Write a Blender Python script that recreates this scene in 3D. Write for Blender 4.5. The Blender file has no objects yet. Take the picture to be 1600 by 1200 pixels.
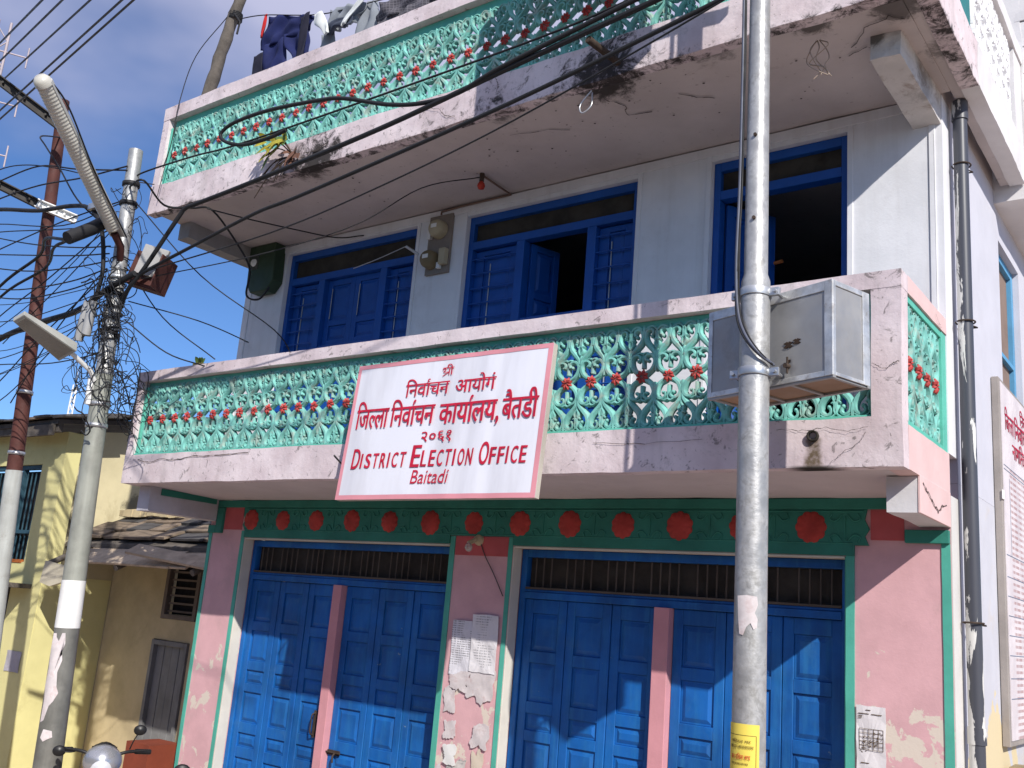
import bpy, bmesh, math, random
from mathutils import Vector, Matrix, noise
R = math.radians
random.seed(7)
sc = bpy.context.scene
COL = sc.collection

# ------------------------------------------------------------------ camera
CAMP = Vector((1.4731, -6.5669, 1.7295))
yaw, pit, rol = -0.6517, 0.2319, 0.0835
fwd = Vector((math.sin(yaw)*math.cos(pit), math.cos(yaw)*math.cos(pit), math.sin(pit)))
rt = Vector((math.cos(yaw), -math.sin(yaw), 0.0))
up = rt.cross(fwd)
r2 = rt*math.cos(rol)+up*math.sin(rol)
u2 = up*math.cos(rol)-rt*math.sin(rol)
cam = bpy.data.cameras.new('camera')
cam.sensor_width = 36.0
cam.lens = 36.0*1528.96/1600.0
cam.clip_start = 0.05; cam.clip_end = 3000
co = bpy.data.objects.new('camera', cam); COL.objects.link(co)
m3 = Matrix((r2, u2, -fwd)).transposed()
co.matrix_world = Matrix.Translation(CAMP) @ m3.to_4x4()
sc.camera = co

# ------------------------------------------------------------------ light
SUN = Vector((1.22, -0.877, 1.0)).normalized()          # towards the sun
elev = math.asin(SUN.z); azim = math.atan2(SUN.x, SUN.y)
world = bpy.data.worlds.new('World'); sc.world = world; world.use_nodes = True
wn = world.node_tree.nodes; wl = world.node_tree.links; wn.clear()
wo = wn.new('ShaderNodeOutputWorld'); bg = wn.new('ShaderNodeBackground'); bg2 = wn.new('ShaderNodeBackground')
sky = wn.new('ShaderNodeTexSky'); sky.sky_type = 'NISHITA'; sky.sun_disc = False
sky.sun_elevation = elev; sky.sun_rotation = azim
sky.altitude = 1500; sky.air_density = 1.0; sky.dust_density = 0.6; sky.ozone_density = 2.2
bg.inputs['Strength'].default_value = 0.14
tint = wn.new('ShaderNodeMix'); tint.data_type = 'RGBA'; tint.blend_type = 'MULTIPLY'; tint.inputs[0].default_value = 1.0
tint.inputs[7].default_value = (0.48, 0.65, 0.88, 1)
wl.new(sky.outputs[0], tint.inputs[6]); wl.new(tint.outputs[2], bg.inputs['Color'])
bg2.inputs['Color'].default_value = (0.52, 0.53, 0.72, 1); bg2.inputs['Strength'].default_value = 1.0
tc = wn.new('ShaderNodeTexCoord')
mp = wn.new('ShaderNodeMapping'); mp.inputs['Scale'].default_value = (1.0, 1.0, 1.9)
nz = wn.new('ShaderNodeTexNoise'); nz.inputs['Scale'].default_value = 2.0; nz.inputs['Detail'].default_value = 5; nz.inputs['Roughness'].default_value = 0.5
wl.new(tc.outputs['Generated'], mp.inputs['Vector']); wl.new(mp.outputs[0], nz.inputs['Vector'])
sp = wn.new('ShaderNodeSeparateXYZ'); wl.new(tc.outputs['Generated'], sp.inputs[0])
el = wn.new('ShaderNodeMapRange'); el.inputs['From Min'].default_value = 0.34; el.inputs['From Max'].default_value = 0.56
el.inputs['To Min'].default_value = -0.31; el.inputs['To Max'].default_value = 0.40
wl.new(sp.outputs['Z'], el.inputs['Value'])
ad = wn.new('ShaderNodeMath'); ad.operation = 'ADD'; wl.new(nz.outputs['Fac'], ad.inputs[0]); wl.new(el.outputs[0], ad.inputs[1])
mr = wn.new('ShaderNodeMapRange'); mr.interpolation_type = 'SMOOTHSTEP'
mr.inputs['From Min'].default_value = 0.36; mr.inputs['From Max'].default_value = 0.76; mr.inputs['To Max'].default_value = 0.95
wl.new(ad.outputs[0], mr.inputs['Value'])
mx = wn.new('ShaderNodeMixShader'); wl.new(mr.outputs[0], mx.inputs[0]); wl.new(bg.outputs[0], mx.inputs[1]); wl.new(bg2.outputs[0], mx.inputs[2])
wl.new(mx.outputs[0], wo.inputs['Surface'])
sun = bpy.data.lights.new('sun', 'SUN'); sun.energy = 4.9; sun.angle = R(0.55); sun.color = (1.0, 0.955, 0.89)
so = bpy.data.objects.new('sun', sun); COL.objects.link(so)
so.rotation_euler = (-SUN).to_track_quat('-Z', 'Y').to_euler(); so.location = (20, -14, 16)
sc.view_settings.view_transform = 'Standard'; sc.view_settings.look = 'None'
sc.view_settings.gamma = 1.0; sc.view_settings.exposure = 0.14
try: sc.view_settings.use_curve_mapping = False
except Exception: pass
try:
    sc.cycles.max_bounces = 8; sc.cycles.diffuse_bounces = 5
except Exception: pass

# ------------------------------------------------------------------ materials
MC = {}
def rgb(r, g, b):
    f = lambda c: (c/255.0/12.92) if c <= 10 else (((c/255.0)+0.055)/1.055)**2.4
    return (f(r), f(g), f(b), 1.0)
class N:
    def __init__(s, name):
        s.m = bpy.data.materials.new(name); s.m.use_nodes = True
        s.t = s.m.node_tree; s.n = s.t.nodes; s.l = s.t.links
        s.b = s.n['Principled BSDF']
        g = s.n.new('ShaderNodeNewGeometry'); s.pos = g.outputs['Position']
    def vmap(s, scale, loc=(0, 0, 0)):
        m = s.n.new('ShaderNodeMapping'); m.inputs['Scale'].default_value = scale; m.inputs['Location'].default_value = loc
        s.l.new(s.pos, m.inputs['Vector']); return m.outputs[0]
    def noise(s, scale, detail=4, rough=0.55, vec=None, dist=0.0):
        t = s.n.new('ShaderNodeTexNoise'); t.inputs['Scale'].default_value = scale; t.inputs['Detail'].default_value = detail
        t.inputs['Roughness'].default_value = rough; t.inputs['Distortion'].default_value = dist
        s.l.new(vec if vec is not None else s.pos, t.inputs['Vector']); return t.outputs['Fac']
    def rng(s, v, a, b, c=0.0, d=1.0, smooth=True):
        m = s.n.new('ShaderNodeMapRange'); m.interpolation_type = 'SMOOTHSTEP' if smooth else 'LINEAR'
        m.inputs['From Min'].default_value = a; m.inputs['From Max'].default_value = b
        m.inputs['To Min'].default_value = c; m.inputs['To Max'].default_value = d
        s.l.new(v, m.inputs['Value']); return m.outputs[0]
    def math(s, op, a, b=None):
        m = s.n.new('ShaderNodeMath'); m.operation = op
        for i, v in enumerate((a, b)):
            if v is None: continue
            if isinstance(v, (int, float)): m.inputs[i].default_value = v
            else: s.l.new(v, m.inputs[i])
        return m.outputs[0]
    def mix(s, f, a, b):
        m = s.n.new('ShaderNodeMix'); m.data_type = 'RGBA'
        for i, v in ((0, f), (6, a), (7, b)):
            if isinstance(v, (int, float, tuple)): m.inputs[i].default_value = v
            else: s.l.new(v, m.inputs[i])
        return m.outputs[2]
    def sep(s):
        x = s.n.new('ShaderNodeSeparateXYZ'); s.l.new(s.pos, x.inputs[0]); return x.outputs
    def dist(s, p):
        v = s.n.new('ShaderNodeVectorMath'); v.operation = 'DISTANCE'; v.inputs[1].default_value = p
        s.l.new(s.pos, v.inputs[0]); return v.outputs['Value']
    def bump(s, h, st, d=0.01):
        b = s.n.new('ShaderNodeBump'); b.inputs['Strength'].default_value = st; b.inputs['Distance'].default_value = d
        s.l.new(h, b.inputs['Height']); s.l.new(b.outputs[0], s.b.inputs['Normal'])
def sc3(c, k): return (min(1, c[0]*k), min(1, c[1]*k), min(1, c[2]*k), 1)
def mat(name, col, rough=0.8, metal=0.0, var=0.18, vs=2.5, streak=0.0, bump=0.25, bs=45.0, dirt=None, da=0.0, ds=2.0,
        dth=0.55, peel=None, mold=None, speck=0.0, spec=0.3, fade=None):
    if name in MC: return MC[name]
    k = N(name); c = col
    k.b.inputs['Metallic'].default_value = metal
    k.b.inputs['Specular IOR Level'].default_value = spec
    n1 = k.noise(vs, 5, 0.6)
    c = k.mix(k.rng(n1, 0.3, 0.7), sc3(col, 1-var), sc3(col, 1+var*0.55))
    if fade:                                     # (colour, amount) chalky wear in vertical grain
        v = k.vmap((14, 14, 1.1)); f = k.rng(k.noise(1.0, 5, 0.7, v), 0.42, 0.75, 0, fade[1]); c = k.mix(f, c, fade[0])
    if streak:
        v = k.vmap((7, 7, 0.45)); f = k.rng(k.noise(1.0, 5, 0.65, v), 0.45, 0.8, 0, streak); c = k.mix(f, c, dirt or sc3(col, 0.5))
    if dirt and da:
        f = k.rng(k.noise(ds, 8, 0.72, None, 0.4), dth, dth+0.16, 0, da); c = k.mix(f, c, dirt)
    if speck:
        f = k.rng(k.noise(22, 3, 0.5), 0.66, 0.72, 0, speck); c = k.mix(f, c, dirt or sc3(col, 0.3))
    if peel:                                     # colour, threshold, z above which none, scale
        z = k.sep()['Z']; g = k.rng(z, peel[2]-0.7, peel[2], 0.0, -0.22)
        if len(peel) > 4: g = k.math('ADD', g, k.rng(k.sep()['X'], -4.2, -0.9, -0.085, 0.0))
        f = k.rng(k.math('ADD', k.noise(peel[3], 8, 0.62, None, 0.6), g), peel[1], peel[1]+0.012); c = k.mix(f, c, peel[0])
    if mold:
        acc = None; nn = k.noise(6.5, 9, 0.78, None, 0.5)
        for (p, r, a) in mold:
            d = k.rng(k.dist(p), 0.0, r, 1.0, 0.0, False)
            f = k.rng(k.math('ADD', k.math('MULTIPLY', d, 0.75), nn), 0.74, 0.98, 0, a)
            acc = f if acc is None else k.math('MAXIMUM', acc, f)
        c = k.mix(acc, c, (0.018, 0.015, 0.013, 1))
    if isinstance(c, tuple): k.b.inputs['Base Color'].default_value = c
    else: k.l.new(c, k.b.inputs['Base Color'])
    rr = k.rng(k.noise(9, 3), 0.3, 0.7, max(0.02, rough-0.1), min(1, rough+0.1)); k.l.new(rr, k.b.inputs['Roughness'])
    if bump:
        h = k.math('ADD', k.math('MULTIPLY', k.noise(bs, 4, 0.6), 0.35), k.noise(bs*0.12, 5, 0.6)); k.bump(h, bump, 0.012)
    MC[name] = k.m; return k.m

PINKW = (0.66, 0.545, 0.565, 1)
DIRT = (0.115, 0.10, 0.092, 1)
def fascia_mat(name, z, y, x0, x1, spots):
    """pinkish white band with black mould along its lower edge"""
    if name in MC: return MC[name]
    k = N(name); k.b.inputs['Specular IOR Level'].default_value = 0.2
    c = k.mix(k.rng(k.noise(2.2, 5, 0.6), 0.3, 0.7), sc3(PINKW, 0.84), (0.72, 0.63, 0.645, 1))
    v = k.vmap((6, 6, 0.8)); c = k.mix(k.rng(k.noise(1.0, 6, 0.7, v), 0.45, 0.78, 0, 0.42), c, (0.30, 0.27, 0.26, 1))
    c = k.mix(k.rng(k.noise(3.2, 10, 0.8, None, 0.6), 0.55, 0.70, 0, 0.5), c, (0.24, 0.215, 0.21, 1)); c = k.mix(k.rng(k.noise(11.0, 8, 0.75, None, 0.8), 0.57, 0.64, 0, 0.7), c, (0.12, 0.105, 0.10, 1))
    c = k.mix(k.rng(k.noise(30, 3, 0.6), 0.66, 0.74, 0, 0.5), c, DIRT)
    if spots:
        zz = k.sep()['Z']; edge = k.rng(zz, z-0.01, z+0.10, 0.26, 0.0, False); acc = edge
        for (p, r, a) in spots:
            acc = k.math('MAXIMUM', acc, k.rng(k.dist(p), 0, r, a, 0.0, False))
        f = k.rng(k.math('ADD', acc, k.noise(7.0, 10, 0.8, None, 0.6)), 0.68, 0.84, 0, 0.95)
        c = k.mix(f, c, (0.016, 0.014, 0.012, 1))
    if z < 3:      # brown seepage below the drain hole
        sx_ = k.math('ABSOLUTE', k.math('ADD', k.sep()['X'], 0.50)); zz = k.sep()['Z']
        f = k.math('MULTIPLY', k.rng(k.math('ADD', sx_, k.math('MULTIPLY', k.noise(16, 5), 0.06)), 0.055, 0.095, 1, 0), k.rng(zz, 2.86, 2.885, 1, 0)); c = k.mix(k.math('MULTIPLY', f, k.rng(k.noise(20, 6, 0.7), .3, .65, .45, .95)), c, (0.10, 0.07, 0.035, 1))
        f = k.math('MULTIPLY', k.rng(sx_, 0.05, 0.22, 1, 0), k.rng(zz, 2.70, 2.72, 1, 0)); c = k.mix(f, c, (0.03, 0.025, 0.02, 1))
    k.l.new(c, k.b.inputs['Base Color']); k.b.inputs['Roughness'].default_value = 0.85
    k.bump(k.math('ADD', k.math('MULTIPLY', k.noise(40, 4), 0.3), k.noise(5.5, 6, 0.65)), 0.45, 0.014)
    MC[name] = k.m; return k.m

M_UPBAND = lambda: fascia_mat('stained_pink_band', 5.50, -1.28, 0, 0, [((-1.969, -1.278, 5.482), 0.80, 0.42), ((-5.009, -1.278, 5.520), 0.75, 0.42), ((-3.061, -1.278, 5.520), 0.9, 0.24), ((-6.861, -1.278, 5.549), 0.4, 0.2), ((0.074, -1.278, 5.502), 0.5, 0.35)])
M_LOWBAND = lambda: fascia_mat('weathered_pink_band', 2.70, -1.06, 0, 0, None)
M_WALL = mat('white_wall', (0.70, 0.70, 0.725, 1), 0.85, var=0.07, dirt=(0.40, 0.37, 0.35, 1), da=0.22, ds=2.2, streak=0.30, bump=0.22, bs=50)
M_PINK = mat('pink_wall', (0.64, 0.38, 0.40, 1), 0.85, var=0.10, vs=3, dirt=(0.42, 0.30, 0.28, 1), da=0.35, ds=1.8, peel=((0.64, 0.56, 0.48, 1), 0.495, 1.85, 5.5, 1), bump=0.25, bs=50)
M_SHADEPINK = mat('shaded_pink_tone', (0.50, 0.105, 0.115, 1), 0.8, var=0.15, dirt=(0.3, 0.12, 0.11, 1), da=0.3, bump=0.2)  # deeper red of the pink in shade, put into the colour
M_GREEN = mat('green_paint', (0.115, 0.47, 0.365, 1), 0.65, var=0.15, dirt=(0.05, 0.2, 0.16, 1), da=0.3, ds=5, bump=0.25, bs=70)
M_DGREEN = mat('deep_green_paint', (0.030, 0.20, 0.155, 1), 0.7, var=0.2, dirt=(0.02, 0.1, 0.08, 1), da=0.4, ds=4, bump=0.3, bs=40)
M_GRILLE = mat('turquoise_cement', (0.185, 0.475, 0.42, 1), 0.75, var=0.3, vs=6, dirt=(0.33, 0.36, 0.31, 1), da=0.7, ds=8, dth=0.48, speck=0.5, bump=0.35, bs=60)
M_WGRILLE = mat('white_cement', (0.80, 0.80, 0.81, 1), 0.7, var=0.08, bump=0.3)
M_RED = mat('red_flower', (0.43, 0.055, 0.05, 1), 0.6, var=0.2, vs=8, bump=0.2)
M_SOFFIT = mat('soffit_plaster', (0.52, 0.465, 0.45, 1), 0.9, var=0.12, vs=1.2, dirt=(0.16, 0.12, 0.10, 1), da=0.3, ds=3.2, dth=0.6, bump=0.22, bs=30, speck=0.35,
               mold=[((-2.016, -1.278, 5.502), 0.50, 0.93), ((-5.151, -1.278, 5.502), 0.4, 0.9), ((-5.626, -1.278, 5.502), 0.35, 0.7), ((-2.966, -1.278, 5.502), 0.3, 0.7), ((-1.161, -1.278, 5.502), 0.3, 0.6), ((0.026, -1.136, 5.482), 0.30, 0.75), ((0.169, -0.566, 5.406), 0.3, 0.6), ((0.169, -0.186, 5.311), 0.25, 0.9), ((-0.496, -1.183, 5.502), 0.2, 0.8), ((-3.916, -1.278, 5.502), 0.22, 0.8)])
M_SOFFIT2 = mat('lower_soffit_plaster', (0.56, 0.50, 0.50, 1), 0.9, var=0.1, vs=1.2, dirt=(0.2, 0.17, 0.15, 1), da=0.2, ds=3, bump=0.2, bs=30)
BLUE = (0.003, 0.100, 0.365, 1)
M_BLUE = mat('blue_door_paint', BLUE, 0.6, var=0.32, vs=2.2, peel=((0.16, 0.25, 0.33, 1), 0.715, 2.3, 9.0), fade=((0.03, 0.20, 0.42, 1), 0.4), dirt=(0.06, 0.18, 0.32, 1), da=0.25, ds=4, bump=0.2, bs=35, spec=0.4)
M_BLUE2 = mat('blue_window_paint', (0.006, 0.075, 0.33, 1), 0.5, var=0.15, bump=0.15, spec=0.4)
M_EDGEW = mat('worn_light_edge', (0.45, 0.47, 0.48, 1), 0.8)
M_TEAL = mat('teal_frame_paint', (0.02, 0.24, 0.33, 1), 0.6)
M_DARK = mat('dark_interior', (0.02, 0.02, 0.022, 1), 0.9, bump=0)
M_MESH = mat('dusty_mesh', (0.045, 0.038, 0.03, 1), 0.9, var=0.35, vs=5, bump=0.3, bs=120)
M_ROD = mat('dusty_brown_rod', (0.10, 0.08, 0.065, 1), 0.85, bump=0)
M_STEEL = mat('galvanised_steel', (0.42, 0.42, 0.415, 1), 0.46, 0.4, var=0.22, vs=9, streak=0.5, dirt=(0.17, 0.165, 0.15, 1), da=0.55, ds=9, dth=0.5, bump=0.5, bs=30, spec=0.5)
M_STEELC = mat('clean_steel_band', (0.5, 0.51, 0.52, 1), 0.4, 0.75, var=0.1, bump=0.1)
M_GREYP = mat('grey_pole_paint', (0.30, 0.31, 0.27, 1), 0.55, 0.15, var=0.2, vs=4, streak=0.4, dirt=(0.16, 0.15, 0.13, 1), da=0.4, ds=5, bump=0.25, bs=30)
M_BOX = mat('aluminium_cabinet', (0.34, 0.335, 0.33, 1), 0.5, 0.4, var=0.15, vs=2.5, dirt=(0.20, 0.19, 0.18, 1), da=0.4, ds=3.5, bump=0.12, bs=8, spec=0.5)
M_BOXE = mat('cabinet_edge', (0.62, 0.62, 0.61, 1), 0.45, 0.6, var=0.25, vs=12, dirt=(0.2, 0.12, 0.07, 1), da=0.5, ds=18, bump=0.2)
M_PLY = mat('brown_plywood', (0.34, 0.22, 0.145, 1), 0.7, var=0.2, streak=0.3, bump=0.1)
M_RUST = mat('rust_red_paint', (0.085, 0.030, 0.024, 1), 0.75, var=0.25, vs=6, dirt=(0.05, 0.03, 0.025, 1), da=0.5, ds=6, bump=0.3)
M_RUSTB = mat('rusty_iron', (0.06, 0.042, 0.032, 1), 0.9, var=0.4, vs=12, bump=0.3)
M_CABLE = mat('black_cable', (0.018, 0.018, 0.020, 1), 0.6, bump=0, spec=0.3)
M_CABLEG = mat('grey_wire', (0.06, 0.06, 0.065, 1), 0.6, bump=0)
M_BLACK = mat('black_plastic', (0.015, 0.015, 0.016, 1), 0.45, bump=0.05)
M_WHITE = mat('white_paint', (0.74, 0.74, 0.72, 1), 0.6, var=0.08, dirt=(0.4, 0.38, 0.34, 1), da=0.25, ds=9, bump=0.15)
M_LAMPB = mat('lamp_housing', (0.46, 0.46, 0.44, 1), 0.5, 0.2, var=0.12, bump=0.1)
M_LAMPC = mat('lamp_diffuser', (0.52, 0.50, 0.44, 1), 0.35, var=0.1, vs=6, bump=0.05, spec=0.5)
M_WOOD = mat('weathered_timber', (0.125, 0.108, 0.092, 1), 0.9, var=0.3, vs=10, streak=0.5, bump=0.5, bs=30)
M_PIPE = None
M_CRACK = mat('crack_dark', (0.05, 0.04, 0.035, 1), 1.0, bump=0)  # dark colour of the crack lines and soffit flecks

def pipe_mat():
    k = N('black_pipe_with_paint'); 
    v = k.vmap((9, 9, 1.6)); n = k.noise(1.3, 8, 0.6, v, 0.4)
    z = k.sep()['Z']; w = k.rng(z, 0.6, 3.0, 0.12, 0.0)
    x = k.rng(k.sep()['X'], 0.02, 0.13, 0.10, -0.05)
    f = k.rng(k.math('ADD', k.math('ADD', n, w), x), 0.625, 0.64)
    k.l.new(k.mix(f, (0.055, 0.058, 0.072, 1), (0.62, 0.61, 0.58, 1)), k.b.inputs['Base Color'])
    k.b.inputs['Roughness'].default_value = 0.42; return k.m
M_PIPE = pipe_mat()

# ------------------------------------------------------------------ mesh helpers
def link(name, me, parent=None):
    o = bpy.data.objects.new(name, me); COL.objects.link(o)
    if parent is not None: o.parent = parent
    return o
def tag(o, label, cat, group=None, kind=None):
    if label: o['label'] = label
    if cat: o['category'] = cat
    if group: o['group'] = group
    if kind: o['kind'] = kind
    return o
def empty(name, label, cat, loc=(0, 0, 0), group=None):
    o = bpy.data.objects.new(name, None); COL.objects.link(o); o.empty_display_size = 0.1
    o['label'] = label; o['category'] = cat
    if group: o['group'] = group
    return o
def cat_rom(pts, n=6, closed=False):
    P = [Vector(p) for p in pts]
    if len(P) < 3: return P
    out = []; m = len(P)
    rngi = range(m if closed else m-1)
    for i in rngi:
        p0 = P[(i-1) % m] if (closed or i > 0) else P[0]*2-P[1]
        p1 = P[i]; p2 = P[(i+1) % m]
        p3 = P[(i+2) % m] if (closed or i+2 < m) else P[-1]*2-P[-2]
        for k in range(n):
            t = k/n; out.append(0.5*((2*p1)+(p2-p0)*t+(2*p0-5*p1+4*p2-p3)*t*t+(3*p1-p0-3*p2+p3)*t*t*t))
    if not closed: out.append(P[-1])
    return out
class MB:
    def __init__(s): s.v = []; s.f = []; s.sm = []
    def add(s, vs, fs, sm=False):
        b = len(s.v); s.v += [tuple(v) for v in vs]; s.f += [tuple(b+i for i in f) for f in fs]; s.sm += [sm]*len(fs)
    def box(s, x0, x1, y0, y1, z0, z1, M=None):
        v = [Vector((x, y, z)) for z in (z0, z1) for y in (y0, y1) for x in (x0, x1)]
        if M: v = [M @ p for p in v]
        s.add(v, [(0, 2, 3, 1), (4, 5, 7, 6), (0, 1, 5, 4), (2, 6, 7, 3), (0, 4, 6, 2), (1, 3, 7, 5)])
    def prism(s, pts, axis, a, b, M=None):
        """pts 2D outline extruded along axis ('y': pts=(x,z); 'x': pts=(y,z); 'z': pts=(x,y))"""
        f = {'y': lambda p, t: Vector((p[0], t, p[1])), 'x': lambda p, t: Vector((t, p[0], p[1])), 'z': lambda p, t: Vector((p[0], p[1], t))}[axis]
        v = [f(p, a) for p in pts]+[f(p, b) for p in pts]
        if M: v = [M @ p for p in v]
        n = len(pts); s.add(v, [tuple(range(n)), tuple(range(2*n-1, n-1, -1))]+[(i, i+n, (i+1) % n+n, (i+1) % n) for i in range(n)])
    def tube(s, pts, r, n=6, cap=True, sm=True):
        P = [Vector(p) for p in pts]; m = len(P)
        rr = r if isinstance(r, (list, tuple)) else [r]*m
        t0 = (P[1]-P[0]).normalized(); a = Vector((0, 0, 1)) if abs(t0.z) < 0.9 else Vector((1, 0, 0))
        u = t0.cross(a).normalized(); vs = []
        for i in range(m):
            t = (P[min(i+1, m-1)]-P[max(i-1, 0)])
            t = t.normalized() if t.length > 1e-9 else t0
            u = (u-t*u.dot(t)); u = u.normalized() if u.length > 1e-6 else t.orthogonal().normalized(); w = t.cross(u)
            for k in range(n):
                an = 2*math.pi*k/n; vs.append(P[i]+(u*math.cos(an)+w*math.sin(an))*rr[i])
        fs = [(i*n+k, i*n+(k+1) % n, (i+1)*n+(k+1) % n, (i+1)*n+k) for i in range(m-1) for k in range(n)]
        s.add(vs, fs, sm)
        if cap: s.add([vs[k] for k in range(n)], [tuple(range(n-1, -1, -1))]); s.add([vs[(m-1)*n+k] for k in range(n)], [tuple(range(n))])
    def lathe(s, prof, n=20, M=None, sm=True):
        """prof (r,z)"""
        vs = []
        for r, z in prof:
            for k in range(n):
                a = 2*math.pi*k/n; p = Vector((r*math.cos(a), r*math.sin(a), z)); vs.append(M @ p if M else p)
        s.add(vs, [(i*n+k, i*n+(k+1) % n, (i+1)*n+(k+1) % n, (i+1)*n+k) for i in range(len(prof)-1) for k in range(n)], sm)
    def build(s, name, m, parent=None, bevel=0, seg=2):
        me = bpy.data.meshes.new(name); me.from_pydata(s.v, [], s.f)
        me.polygons.foreach_set('use_smooth', s.sm)
        bm = bmesh.new(); bm.from_mesh(me); bmesh.ops.recalc_face_normals(bm, faces=bm.faces); bm.to_mesh(me); bm.free()
        if m: me.materials.append(m)
        me.update(); o = link(name, me, parent)
        if bevel:
            b = o.modifiers.new('bevel', 'BEVEL'); b.width = bevel; b.segments = seg; b.limit_method = 'ANGLE'; b.angle_limit = R(50)
        return o
def share(o, parent, loc=(0, 0, 0), rotz=0.0, name=None):
    c = o.copy(); COL.objects.link(c); c.parent = parent; c.location = loc; c.rotation_euler = (0, 0, rotz)
    if name: c.name = name
    return c
def rough_box(x0, x1, y0, y1, z0, z1, step=0.06, amp=0.008, seed=0.0, skew=None):
    """a box whose faces are gridded and nudged by noise, like hand-plastered concrete"""
    mb = MB()
    def seg(a, b): n = max(1, int(round((b-a)/step))); return [a+(b-a)*i/n for i in range(n+1)]
    X, Y, Z = seg(x0, x1), seg(y0, y1), seg(z0, z1); idx = {}
    def vid(i, j, k):
        q = (i, j, k)
        if q not in idx:
            p = Vector((X[i], Y[j], Z[k])); nn = noise.noise_vector(p*2.3+Vector((seed, 3.1, 1.7)))+noise.noise_vector(p*9.0)*0.45
            q2 = p+nn*amp
            if skew: q2 = skew(q2)
            idx[q] = len(mb.v); mb.v.append(tuple(q2))
        return idx[q]
    a, b, c = len(X)-1, len(Y)-1, len(Z)-1
    for i in range(a):
        for j in range(b):
            for k in (0, c): mb.f.append((vid(i, j, k), vid(i+1, j, k), vid(i+1, j+1, k), vid(i, j+1, k)))
        for k in range(c):
            for j in (0, b): mb.f.append((vid(i, j, k), vid(i+1, j, k), vid(i+1, j, k+1), vid(i, j, k+1)))
    for j in range(b):
        for k in range(c):
            for i in (0, a): mb.f.append((vid(i, j, k), vid(i, j+1, k), vid(i, j+1, k+1), vid(i, j, k+1)))
    mb.sm = [False]*len(mb.f); return mb
def join(*mbs):
    r = MB()
    for m in mbs: r.add(m.v, m.f); r.sm[-len(m.f):] = m.sm
    return r
def wall_sheet(u0, u1, z0, z1, a, b, holes, axis='y'):
    """wall with rectangular openings; u along the wall, a..b its thickness"""
    us = sorted({u0, u1}|{h[0] for h in holes}|{h[1] for h in holes}); zs = sorted({z0, z1}|{h[2] for h in holes}|{h[3] for h in holes})
    us = [u for u in us if u0 <= u <= u1]; zs = [z for z in zs if z0 <= z <= z1]
    def solid(i, j):
        if not (0 <= i < len(us)-1 and 0 <= j < len(zs)-1): return False
        cu, cz = (us[i]+us[i+1])/2, (zs[j]+zs[j+1])/2
        return not any(h[0] < cu < h[1] and h[2] < cz < h[3] for h in holes)
    P = (lambda u, t, z: (u, t, z)) if axis == 'y' else (lambda u, t, z: (t, u, z))
    mb = MB()
    for i in range(len(us)-1):
        for j in range(len(zs)-1):
            if not solid(i, j): continue
            A, B, C, D = us[i], us[i+1], zs[j], zs[j+1]
            for t in (a, b): mb.add([P(A, t, C), P(B, t, C), P(B, t, D), P(A, t, D)], [(0, 1, 2, 3)])
            if not solid(i-1, j): mb.add([P(A, a, C), P(A, b, C), P(A, b, D), P(A, a, D)], [(0, 1, 2, 3)])
            if not solid(i+1, j): mb.add([P(B, a, C), P(B, b, C), P(B, b, D), P(B, a, D)], [(0, 1, 2, 3)])
            if not solid(i, j-1): mb.add([P(A, a, C), P(B, a, C), P(B, b, C), P(A, b, C)], [(0, 1, 2, 3)])
            if not solid(i, j+1): mb.add([P(A, a, D), P(B, a, D), P(B, b, D), P(A, b, D)], [(0, 1, 2, 3)])
    bm = None; return mb
def bx(name, m, parent, *a, bevel=0.004):
    mb = MB(); mb.box(*a); return mb.build(name, m, parent, bevel)

# ------------------------------------------------------------------ ground
g = MB(); g.box(-400, 400, -400, 400, -1.0, -0.75)
tag(g.build('ground', mat('dusty_street', (0.42, 0.34, 0.28, 1), 0.95, var=0.2, vs=0.6, dirt=(0.16, 0.14, 0.12, 1), da=0.5, ds=1.2, bump=0.4, bs=12)), 'dusty street surface in front of the office', None, kind='structure')
ZG = -0.75

# row of houses on the far side of the street, behind the camera
rnd = random.Random(33)
xx = -30.0; M_OPW = None
for i, (w, h, c) in enumerate(((9, 3.0, (0.30, 0.26, 0.2, 1)), (8, 2.7, (0.34, 0.30, 0.28, 1)), (9, 3.3, (0.28, 0.24, 0.2, 1)), (8.5, 2.9, (0.30, 0.29, 0.27, 1)), (10, 3.2, (0.32, 0.25, 0.2, 1)), (10, 2.8, (0.27, 0.26, 0.24, 1)))):
    OB = empty('street_house', ['ochre', 'grey', 'brown', 'pale', 'tan', 'dull'][i]+' plastered house across the street behind the viewer', 'house', (0, 0, 0), 'houses across the street')
    mw = mat('opposite_wall_%s' % 'abcdef'[i], c, 0.9); hs = [(xx+0.8+k*2.2, xx+2.0+k*2.2, z0, z0+1.3) for k in range(int((w-1.5)/2.2)) for z0 in (0.3,)]
    wall_sheet(xx, xx+w-0.15, ZG, h, -9.9, -9.7, hs).build('wall', mw, OB)
    mb = MB(); mb.box(xx, xx+w-0.15, -17, -9.901, ZG, h-0.01); mb.build('house_body', mw, OB)
    mb = MB(); mb.prism([(-17.3, h), (-9.2, h), (-9.2, h+0.15), (-13.2, h+1.2), (-17.3, h+0.15)], 'x', xx-0.05, xx+w-0.18); mb.build('roof', mat('opposite_roof', (0.10, 0.09, 0.085, 1), 0.9), OB)
    for k, hh in enumerate(hs):
        mb = MB(); mb.box(hh[0]+0.001, hh[1]-0.001, -9.82, -9.78, hh[2]+0.001, hh[3]-0.001); mb.build('shutter', mat('opposite_shutter', (0.03, 0.10, 0.16, 1), 0.7), OB)
    xx += w
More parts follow.
